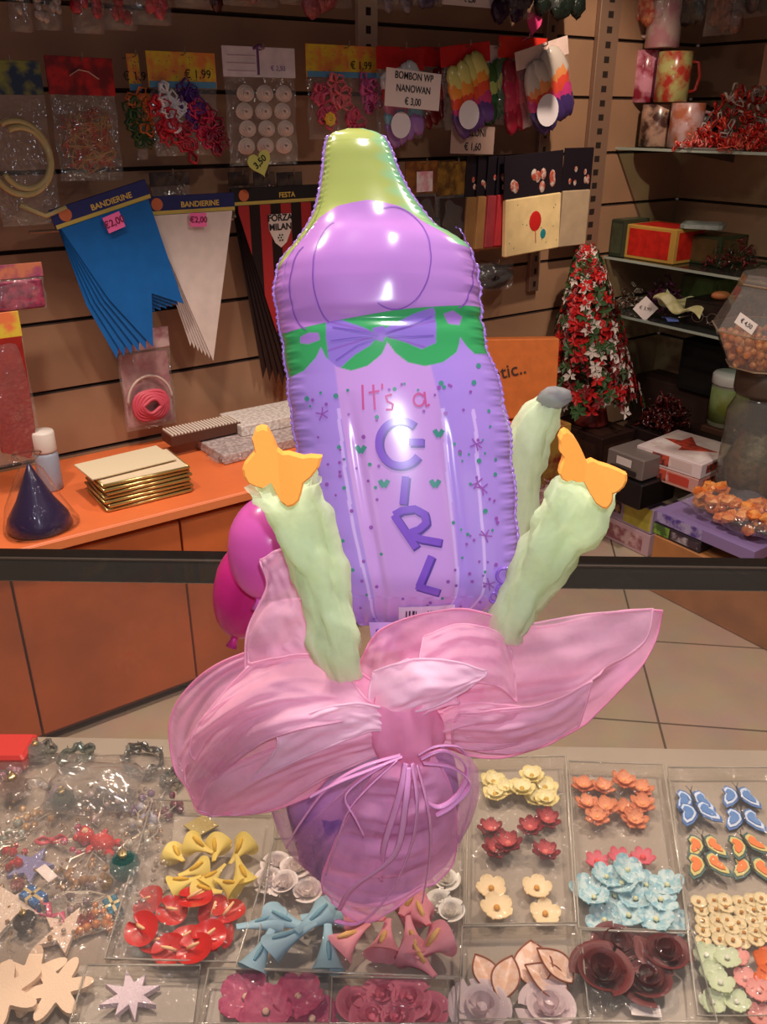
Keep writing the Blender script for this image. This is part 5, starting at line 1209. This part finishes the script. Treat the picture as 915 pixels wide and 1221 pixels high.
mug(764,130,z2,31,48,'pink mug with dark red hearts, second row at the left',(222,150,170),(150,40,60),KM,2.4)
mug(798,131,z2+.001,34,46,'red, green and white flower mug, second row at right',(190,60,50),(196,190,120),KM,-.3)
mug(786,82,z2+49*k_,34,52,'tall pale pink and yellow mug on top of the mug stack',(236,206,196),(226,160,170),KM,2.8)
# dark ornament beside mugs, red garlands heap
def heap(name,label,cat,c,rad,cols,n,seed,elong=(1,1,.6),sz=.018,part='loops'):
    t=thing(name,label,cat,c,0); q=random.Random(seed)
    for ci,col in enumerate(cols):
        m=MB()
        for i in range(n):
            a=q.random()*6.3; d=rad*q.random()**.5; zt=rad*elong[2]*2*(1-(d/rad)**2)*q.random()
            p=Vector((d*math.cos(a)*elong[0],d*math.sin(a)*elong[1],zt+sz*.5)); e=Vector((q.random()-.5,q.random()-.5,q.random()-.2)).normalized()*sz; f=Vector((q.random()-.5,q.random()-.5,q.random()-.5)).normalized()*sz*.6
            m.tube([p,p+e+f,p+e*1.5,p+e-f,p],sz*.2,5,flat=.4)
        m.build(part,mat(col,.3,coat=.4),t,True)
    return t
p=at(838,172,KS+.22); p.z=1.431
t=thing('dark_plush','black and brown shiny bag behind the white mug','bag',p); m=MB(); m.ball((0,0,.075),.075,14,sc=(1,.8,1),noise=.12,seed=2); m.ball((-.08,-.02,.05),.05,12,noise=.1); m.build('bag_body',mat((40,28,28),.3,bump=.3),t,True); m=MB(); m.tube([(-.02,-.06,.09),(.0,-.07,.13),(.02,-.06,.15)],.004,6); m.build('pale_tie',mat((206,190,180),.4),t,True)
p=at(880,178,KS+.20); p.z=1.431
heap('red_garland_heap','heap of shiny red bows with white trim on the upper glass shelf','garland',p,.15,[(206,36,30),(226,70,50),(210,190,180)],90,3,(1.1,.8,.75),.024)
p=at(835,178,KS+.05); p.z=1.431
heap('red_string_of_hearts','low row of small red and white bows in front of the mugs','garland',p,.08,[(214,40,34),(230,120,110)],40,4,(1.2,.6,.3),.016)
p=at(900,186,KS+.06); p.z=1.431
heap('red_bead_bag','red glossy bows spilling over the shelf edge at the right','garland',p,.10,[(200,30,26),(220,90,70)],60,14,(1.1,.6,.35),.02)
t=thing('silver_card_row','flat silver card strip under the red bows on the upper shelf','card',at(850,182,KS+.02),AA+R(90)); t.location.z=1.431; m=MB(); m.box((0,0,.004),(.22,.05,.007),0,.001); m.build('card_body',mat((150,150,146),.4,metal=.4),t)
# hanging things at the very top right
def hang(px0,py0,px1,py1,K,label,col,c2=None,name='hanging_bag',cat='hanging bag'):
    a=at(px0,py0,K); b=at(px1,py1,K); w_=(b-a).length; xm=(px0+px1)/2; zb=at(xm,py1,K).z; zt=at(xm,py0,K).z; c=at(xm,py1,K); w_=abs((at(px1,py1,K)-at(px0,py1,K)).dot(dB)); h=zt-zb
    t=thing(name,label,cat,c,AA-R(90)); q=random.Random(int(px0)); m=MB()
    for k in range(14): m.ball(((q.random()-.5)*w_*.7,0,h*(.1+.8*q.random())),w_*.2,8,sc=(1,.4,1.1),noise=.35,seed=k)
    m.build('filling',mat(col,.3,bump=.5,bs=60,c2=c2,vs_=50),t,True); m=MB(); m.pillow(w_,h,.07,(0,0,h/2)); m.build('clear_bag',FILM,t,True)
    m=MB(); m.tube([(0,.0,h-.01),(0,0,h+.25)],.002,5); m.build('hanging_cord',mat((120,100,90),.6),t)
hang(748,-30,790,24,KS+.05,'orange and red bag cut by the top of the picture at right',(206,70,40),(230,150,110))
hang(792,-40,838,30,KS+.15,'dark green bag at the top right of the orange one',(50,60,34),(36,20,20))
hang(838,-50,882,42,KS+.10,'brown translucent bag hanging at the top right',(90,50,40),(130,80,60))
hang(880,-60,930,20,KS+.15,'black bag in the top right corner',(30,18,18),(60,24,24))
t=thing('leaning_card','pale brown card at the right picture edge above the red bows','card',at(912,78,KS+.1),AA-R(90)); m=MB(); m.box((.02,0,0),(.06,.003,.13),0,.001); m.build('card_body',mat((150,110,90),.6),t); m=MB(); m.tube([(.02,0,.06),(.02,0,.3)],.0015,4); m.build('cord',mat((120,100,90),.6),t)
# items on the middle shelf
def boxB(px,py,K,z,dims,label,c1,c2=None,name='gift_box',rz=0,cat='box',rough=.4):
    p=at(px,py,K); p.z=z; t=thing(name,label,cat,p,AA+rz); m=MB(); m.box((0,0,dims[2]/2),dims,0,.003); b=m.build('box_body',mat(c1,rough),t)
    if c2:
        m=MB(); m.box((0,0,dims[2]+.0006),(dims[0]*.8,dims[1]*.8,.001)); m.box((-dims[0]/2-.0006,0,dims[2]*.5),(.001,dims[1]*.8,dims[2]*.8)); m.box((0,-dims[1]/2-.0006,dims[2]*.5),(dims[0]*.8,.001,dims[2]*.8)); m.build('printed_panel',mat(c2,rough,var=.25,vs_=30),b)
    return t
boxB(790,306,KS+.14,1.001,(.20,.26,.135),'red gift box with yellow and green edges on the middle shelf',(196,150,70),(200,36,28))
boxB(748,304,KS+.10,1.001,(.16,.07,.15),'dark green box left of the red gift box',(50,58,44),(70,76,56))
t=boxB(838,276,KS+.16,1.138,(.13,.16,.02),'silver flat box leaning on the red gift box',(120,128,120),(150,156,150),rz=.5)
boxB(850,310,KS+.24,1.001,(.18,.18,.11),'dark green and brown box right of the red one',(50,60,36),(90,70,40))
p=at(875,300,KS+.18); p.z=1.001
heap('dark_red_berries','dark red glittering berry spray at the right of the middle shelf','spray',p,.10,[(110,24,30),(60,60,40)],50,6,(1,1,.5),.018)
# lower shelf items
ZL=.781
p=at(752,370,KS+.12); p.z=ZL; heap('brown_pot_pourri','brown and white dried posy at the left of the lower shelf','posy',p,.07,[(90,60,44),(190,170,160)],34,7,(1,1,.8),.016)
p=at(792,365,KS+.16); p.z=ZL; heap('purple_mesh_bag','purple mesh rose bag on the lower shelf','bag',p,.085,[(120,50,80),(90,40,70)],60,8,(1,1,.9),.018)
p=at(815,360,KS+.06); p.z=ZL
t=thing('cream_cloth','crumpled cream cloth piece on the lower shelf','cloth',p,AA+.3); m=MB(); m.grid(lambda u,v:Vector(((u-.5)*.15,(v-.5)*.20,.04+.02*math.sin(u*7)+.018*math.sin(v*9+u*4)+.05*v)),24,24); m.grid(lambda u,v:Vector(((u-.5)*.15,(v-.5)*.20,.036+.02*math.sin(u*7)+.018*math.sin(v*9+u*4)+.05*v)),24,24); m.build('cloth_fold',mat((200,190,130),.7,c2=(226,216,170),vs_=30),t,True)
t=thing('blue_paper','blue and pink paper strip at the front of the lower shelf','paper',at(800,374,KS+.03),AA+.9); t.location.z=ZL; m=MB(); m.grid(lambda u,v:Vector(((u-.5)*.11,(v-.5)*.045,.012+.006*math.sin(u*5))),12,4); m.grid(lambda u,v:Vector(((u-.5)*.11,(v-.5)*.045,.010+.006*math.sin(u*5))),12,4); m.build('strip',mat((110,130,206),.5),t,True)
t=thing('white_price_tag','white square price tag turned on its corner at the lower shelf edge','price tag',at(770,368,KS-.01),AA+R(-60),tilt=(R(-12),R(40))); m=MB(); m.box((0,0,0),(.072,.002,.072)); m.build('tag_card',mat((240,222,216),.6),t)
text('€ 3,90',.019,Matrix.Translation((0,-.002,0))@Matrix.Rotation(R(-30),4,'Y')@UP,ink,t)
t=thing('wire_glasses','thin wire party glasses on the lower shelf','glasses',at(842,372,KS+.04),AA+R(90)); t.location.z=ZL+.02
m=MB()
for s_ in (-1,1): m.tube([(s_*.035+.026*math.cos(a),0,.02+.022*math.sin(a)) for a in [2*PI*i/18 for i in range(19)]],.0016,5,cap=False)
m.tube([(-.009,0,.025),(.009,0,.025)],.0016,5); m.tube([(.06,0,.02),(.065,.08,.02)],.0016,5); m.tube([(-.06,0,.02),(-.065,.08,.02)],.0016,5); m.build('wire_frame',mat((170,150,140),.3,metal=.8),t,True)
boxB(870,352,KS+.16,ZL,(.22,.24,.10),'black accessory box on the lower shelf beside the bowl',(26,20,20),(40,30,28))
t=thing('orange_pouch','small orange pouch on the black box','pouch',at(862,340,KS+.12)); t.location.z=ZL+.101; m=MB(); m.ball((0,0,.018),.03,12,sc=(1.3,.8,.6)); m.build('pouch_body',mat((226,130,80),.5),t,True)
t=thing('silver_bow','small silver metal bow on the black box','bow',at(878,328,KS+.2)); t.location.z=ZL+.103; b_bow((220,214,206))(t,.03)
boxB(846,332,KS+.34,ZL,(.14,.18,.145),'olive green soft box behind the cream cloth',(86,90,50),(96,104,60))
boxB(848,448,3.25,.4515,(.16,.22,.22),'black cardboard box below the lower shelf',(22,16,16),(32,24,24),rough=.6)
boxB(812,470,3.28,.22,(.16,.40,.23),'dark brown box under the lower shelf supporting the black one',(64,40,34),None,rough=.6).location.z=.2205
# tree
tb=ony(704,505,3.45); tz=.36
t=thing('tinsel_tree','small christmas tree covered in red and white poinsettia blossoms','tree',(tb.x,tb.y,tz))
top=ony(688,298,3.45).z-tz; q=random.Random(77)
m=MB(); m.tube([(0,0,.06),(-.04,0,top*.6),(-.085,0,top*.97)],[.012,.009,.004],8); m.build('trunk',mat((70,50,34),.7),t,True)
m=MB(); m.lathe([(.07,0),(.075,.01),(.06,.07),(.05,.075)],20); m.build('pot',mat((120,40,36),.5),t,True)
def tuft(m,p,d,s,n):
    d=d.normalized(); a=d.orthogonal().normalized(); b=d.cross(a)
    for k in range(n):
        th=2*PI*k/n+q.random(); e=(a*math.cos(th)+b*math.sin(th)); s1=s*(.8+.4*q.random()); w_=d.cross(e)*s1*.28
        m.add([p,p+e*s1*.5+w_+d*s1*.25,p+e*s1+d*s1*.15,p+e*s1*.5-w_+d*s1*.25],[(0,1,2,3)])
fol=[MB() for _ in range(4)]
for i in range(900):
    f=q.random()**.75; z=.09+(top-.09)*f; rr=.175*(1-f)**.75+.022; a=q.random()*2*PI; lx=-.085*f
    r_=rr*(.72+.34*q.random()); p=Vector((lx+r_*math.cos(a),r_*math.sin(a),z)); d=Vector((math.cos(a),math.sin(a),.35))
    w_=q.random(); mi=0 if w_<.30 else 1 if w_<.52 else 2 if w_<.80 else 3
    tuft(fol[mi],p,d,(.030,.030,.034,.03)[mi],5)
for mb,nm,c_ in zip(fol,('red_petals','white_petals','green_leaves','dark_red_petals'),((196,24,26),(216,200,190),(62,92,50),(120,20,26))): mb.build(nm,mat(c_,.5),t)
# boxes where the tree stands
def floorbox(px,py,K,z,dims,label,c1,c2=None,rz=0,name='carton',rough=.5): return boxB(px,py,K,z,dims,label,c1,c2,name,rz,'carton',rough)
floorbox(704,520,2.70,0.0,(.2,.3,.355),'dark brown carton under the christmas tree',(52,30,26),(66,40,32))
# radio like grey box and black speaker, dark red bag
t=thing('grey_radio_box','grey boxed gadget with white label, on the black speaker box','box',at(764,556,2.52),AA); t.location.z=.325; m=MB(); m.box((-.01,0,.045),(.17,.17,.085),0,.006); bo=m.build('box_body',mat((120,108,104),.4),t)
m=MB(); m.box((-.1005,0.0,.058),(.001,.07,.030)); m.build('white_label',mat((216,204,200),.5),bo); m=MB(); m.box((-.1005,0.0,.024),(.001,.12,.02)); m.build('dark_slot',ink,bo)
t=thing('black_speaker','black box with a white round emblem at the left of the board games','speaker',at(757,574,2.52),AA); t.location.z=.2205; m=MB(); m.box((-.01,-.0,.052),(.20,.24,.103),0,.006); bo=m.build('box_body',mat((20,18,20),.35),t)
m=MB(); m.lathe([(.024,0),(.024,.002),(.012,.002),(.010,.004),(0,.005)],20,c=(-.115,.06,.055),T=Matrix.Rotation(R(-90),4,'Y')); m.build('round_emblem',mat((200,190,186),.4),bo,True)
p=at(792,500,2.91); p.z=.4115
heap('dark_red_wrapped_gift','dark red glittering parcel behind the board games','parcel',Vector((p.x,p.y,.3615)),.10,[(90,24,24),(60,16,18)],60,9,(1,1,.5),.03)
floorbox(800,545,2.91,.2205,(.2,.36,.14),'dark box supporting the red parcel at the back of the plinth',(40,24,22),None)
# stack of board games
gl=DB(752,528,2.47); top0=ony(830,557,2.765)
for k,(z,lab_,c1,c2) in enumerate(((.312,'lower red and white board game box in the stack of two',(206,150,140),(196,70,56)),(.369,'top white board game box with red picture on its lid',(226,206,206),(214,190,186)))):
    c=(Vector((.93,3.01,0))+Vector((1.32,2.96,0)))/2
    t=thing('board_game_box',lab_,'game box',(c.x+.02,c.y+.01,z),AA+R(4)+.02*k,'board game boxes in the stack of two'); m=MB(); m.box((0,0,.028),(.27,.27,.055),0,.002); b=m.build('box_body',mat(c1,.4),t)
    m=MB(); m.box((0,0,.0558),(.23,.23,.001)); m.box((-.1355,0,.03),(.001,.2,.035)); m.build('printed_panel',mat(c2,.4,c2=(240,226,220),vs_=10),b)
    m=MB(); m.prism([(-.08,-.07),(.0,-.03),(.09,-.06),(.06,.0),(.10,.05),(.0,.03),(-.03,.06),(-.05,.0)],.0012,Matrix.Translation((.0,0,.057))@Matrix.Rotation(R(-90),4,'X')@Matrix.Rotation(R(-60),4,'Y')); m.build('red_picture',mat((206,76,56),.4,c2=(150,60,50),vs_=40),b)
    m=MB(); m.box((-.1362,.03,.03),(.001,.07,.04)); m.box((-.04,-.1358,.03),(.12,.001,.03)); m.build('side_print',mat((60,40,44),.5,c2=(200,80,60),vs_=40),b)
# long game boxes in rows: left two on the floor, right ones on the plinth
def longbox(pxa,pxb,K,z,h,depth,label,c1,panels):
    ra=onK(pxa,640,K).dot(dB); rb=onK(pxb,640,K).dot(dB); c=dA*(K+depth/2)+dB*((ra+rb)/2); c.z=z; L=abs(rb-ra)
    t=thing('game_box',label,'game box',c,AA); m=MB(); m.box((0,0,h/2),(depth,L-.003,h-.002),0,.002); b=m.build('box_body',mat(c1,.4),t)
    for (f0,f1,z0,z1,cc_,nm) in panels:
        m=MB(); y0=L/2-L*f0; y1=L/2-L*f1; m.box((-depth/2-.0008,(y0+y1)/2,h*(z0+z1)/2),(.001,abs(y1-y0),h*(z1-z0))); m.build(nm,mat(cc_[0],.4,c2=cc_[1],vs_=25),b)
    return t
longbox(692,776,2.50,0.001,.095,.09,'pale pink game box on the floor, lower of the left pair',(196,160,170),[(.12,.9,.15,.8,((150,90,100),(206,170,170)),'printed_panel')])
longbox(688,776,2.50,.097,.105,.09,'lilac and yellow game box on the floor, upper of the left pair',(170,150,176),[(.62,.98,.1,.95,((190,180,70),(206,190,90)),'yellow_panel'),(.34,.58,.3,.98,((50,34,40),(190,150,120)),'dark_figure_panel')])
longbox(690,740,2.505,.203,.055,.08,'small dark printed box on top of the left pair',(90,60,60),[(.3,.9,.1,.9,((60,40,50),(180,150,130)),'printed_panel')])
longbox(777,838,2.309,.2205,.045,.26,'black game box with green end, lower of the right pair on the plinth',(40,34,44),[(.02,.35,.1,.9,((130,170,60),(60,90,40)),'green_panel'),(.4,.95,.2,.8,((60,44,60),(190,180,190)),'printed_panel')])
longbox(777,905,2.31,.266,.045,.24,'violet game box on the plinth, upper of the right pair',(130,110,160),[(.03,.5,.1,.9,((80,60,140),(160,150,190)),'printed_panel')])
# orange crinkled bag
p=onK(885,640,2.415); p.z=.312
t=thing('orange_filled_bag','clear crinkled bag of orange pieces at the right edge below the tall jar','bag',(p.x,p.y,.312),AA); m=MB(); q=random.Random(6)
for k in range(60): m.ball((.08*(q.random()-.5)*1.6,.34*(q.random()-.5),.02+.08*q.random()),.026,7,noise=.5,seed=k,sc=(1,1,.7))
m.build('orange_pieces',mat((206,104,44),.5,c2=(226,150,80),vs_=30),t); m=MB(); m.pillow(.19,.40,.11,(0,0,0),M=Matrix.Translation((0,0,.06))@Matrix.Rotation(R(90),4,'X')); m.build('clear_bag',FILM,t,True)
# green labelled jar, clear jar with octagonal bowl
p=ony(865,506,3.40); jz=.3705
floorbox(876,520,3.12,.2205,(.16,.22,.15),'brown box under the green labelled jar',(84,56,44),None)
t=thing('labelled_jar','glass jar with green label and white lid','jar',(p.x,p.y,jz)); k=(p-EYE).length/F; r=20*k; h=50*k
m=MB(); m.lathe([(r*.9,0),(r,.006),(r,h*.92),(r*.9,h)],28); b=m.build('jar_glass',mat((206,210,180),.15,trans=.5),t,True)
m=MB(); m.lathe([(r*1.01,h*.12),(r*1.01,h*.86)],28); m.build('green_label',mat((130,140,60),.5,c2=(150,170,110),vs_=12),t,True)
m=MB(); m.lathe([(r*1.04,h*.93),(r*1.06,h*.95),(r*1.06,h*1.12),(r*.98,h*1.16),(0,h*1.165)],28); m.build('lid',mat((220,210,206),.4),t,True)
p=ony(904,570,2.78); p.x=1.27
t=thing('clear_storage_jar','tall clear jar with dark lid under the octagonal bowl','jar',(p.x+.03,p.y,.2215)); z1=.79-.2215
m=MB(); m.lathe([(.10,0),(.115,.01),(.12,.05),(.12,z1*.72),(.10,z1*.80),(.10,z1*.84)],28); m.build('jar_glass',film((220,222,205),.05,.1,30,.05,.10),t,True)
m=MB(); m.lathe([(.108,z1*.84),(.112,z1*.86),(.112,z1*.98),(.10,z1)],28); m.build('lid',mat((70,56,48),.4),t,True)
m=MB(); m.ball((0,0,z1*.35),.10,14,sc=(1,1,1.4),noise=.25,seed=5); m.build('filling',mat((86,74,60),.4,c2=(120,96,80),vs_=40,bump=.5),t,True)
bp=Vector((p.x-.005,p.y,.791)); t=thing('octagonal_bowl','clear octagonal plastic bowl full of orange beads with a white price tag','bowl',bp,R(10)); H=.30
m=MB(); m.lathe([(.10,0),(.12,.004),(.185,H*.42),(.125,H*.85),(.115,H*.98),(.110,H)],8); m.build('bowl_walls',film((236,222,206),.05,.05,20,.10,.16),t)
m=MB()
for z,r in ((.004,.12),(H*.42,.185),(H*.9,.122)): m.tube([(r*math.cos(2*PI*i/8),r*math.sin(2*PI*i/8),z) for i in range(9)],.003,5,cap=False)
m.build('rim_edges',mat((190,165,140),.2,trans=.4),t)
q=random.Random(12); m=MB()
for k in range(150):
    a=q.random()*6.3; z=.012+.10*q.random(); rr=(.11+.05*z/.12)*q.random()**.4; m.ball((rr*math.cos(a),rr*math.sin(a),z),.014,7)
m.build('beads',mat((216,140,90),.25,coat=.5,c2=(240,190,140),vs_=40),t,True)['kind']='stuff'
t=thing('bowl_price_tag','small white tag stuck on the octagonal bowl','price tag',ony(890,386,2.60),R(8),tilt=(R(-10),R(32))); m=MB(); m.box((0,0,0),(.075,.002,.035)); m.build('tag_card',mat((240,226,220),.6),t); text('€ 4,50',.018,Matrix.Translation((0,-.002,0))@UP,ink,t)
t=thing('silver_foil_scrap','crumpled silver foil beside the clear jar','foil',onK(850,530,2.70),0); t.location.z=.3; t.location.z=.2205+.15
t.location=ony(872,530,3.2); t.location.z=.3712
m=MB(); m.ball((0,0,.022),.028,10,noise=.6,seed=4); m.build('foil_ball',mat((190,180,170),.15,metal=.9),t)
# pink fuzzy things on the floor beyond the cabinet end
p=onz(652,655,0)
t=thing('pink_feather_bag','pale pink feathery bag standing on the floor at the end of the cabinets','bag',(p.x,p.y,0)); q=random.Random(15); m=MB()
m.ball((0,0,.14),.10,14,sc=(.8,.8,1.35),noise=.15)
for i in range(260):
    a=q.random()*6.3; z=q.random(); r_=.085*math.sin(PI*(.15+.8*z)); pp=Vector((r_*math.cos(a),r_*math.sin(a),.28*z+.01)); m.tube([pp,pp+Vector((math.cos(a)*.025,math.sin(a)*.025,.02*(q.random()-.4)))],[.003,.0008],4)
m.build('feathers',mat((206,150,150),.7,c2=(226,196,190),vs_=30),t)
t=thing('red_gift_bag','red and gold gift bag behind the rear net stem','bag',(p.x+.02,p.y+.24,0),AA); m=MB(); m.box((0,0,.22),(.14,.10,.44),0,.004); m.build('bag_body',mat((150,40,40),.5,c2=(196,150,70),vs_=14),t); m=MB(); m.tube([(-.03,0,.43),(-.02,0,.50),(.02,0,.50),(.03,0,.43)],.003,5); m.build('handle',mat((180,140,70),.5),t)
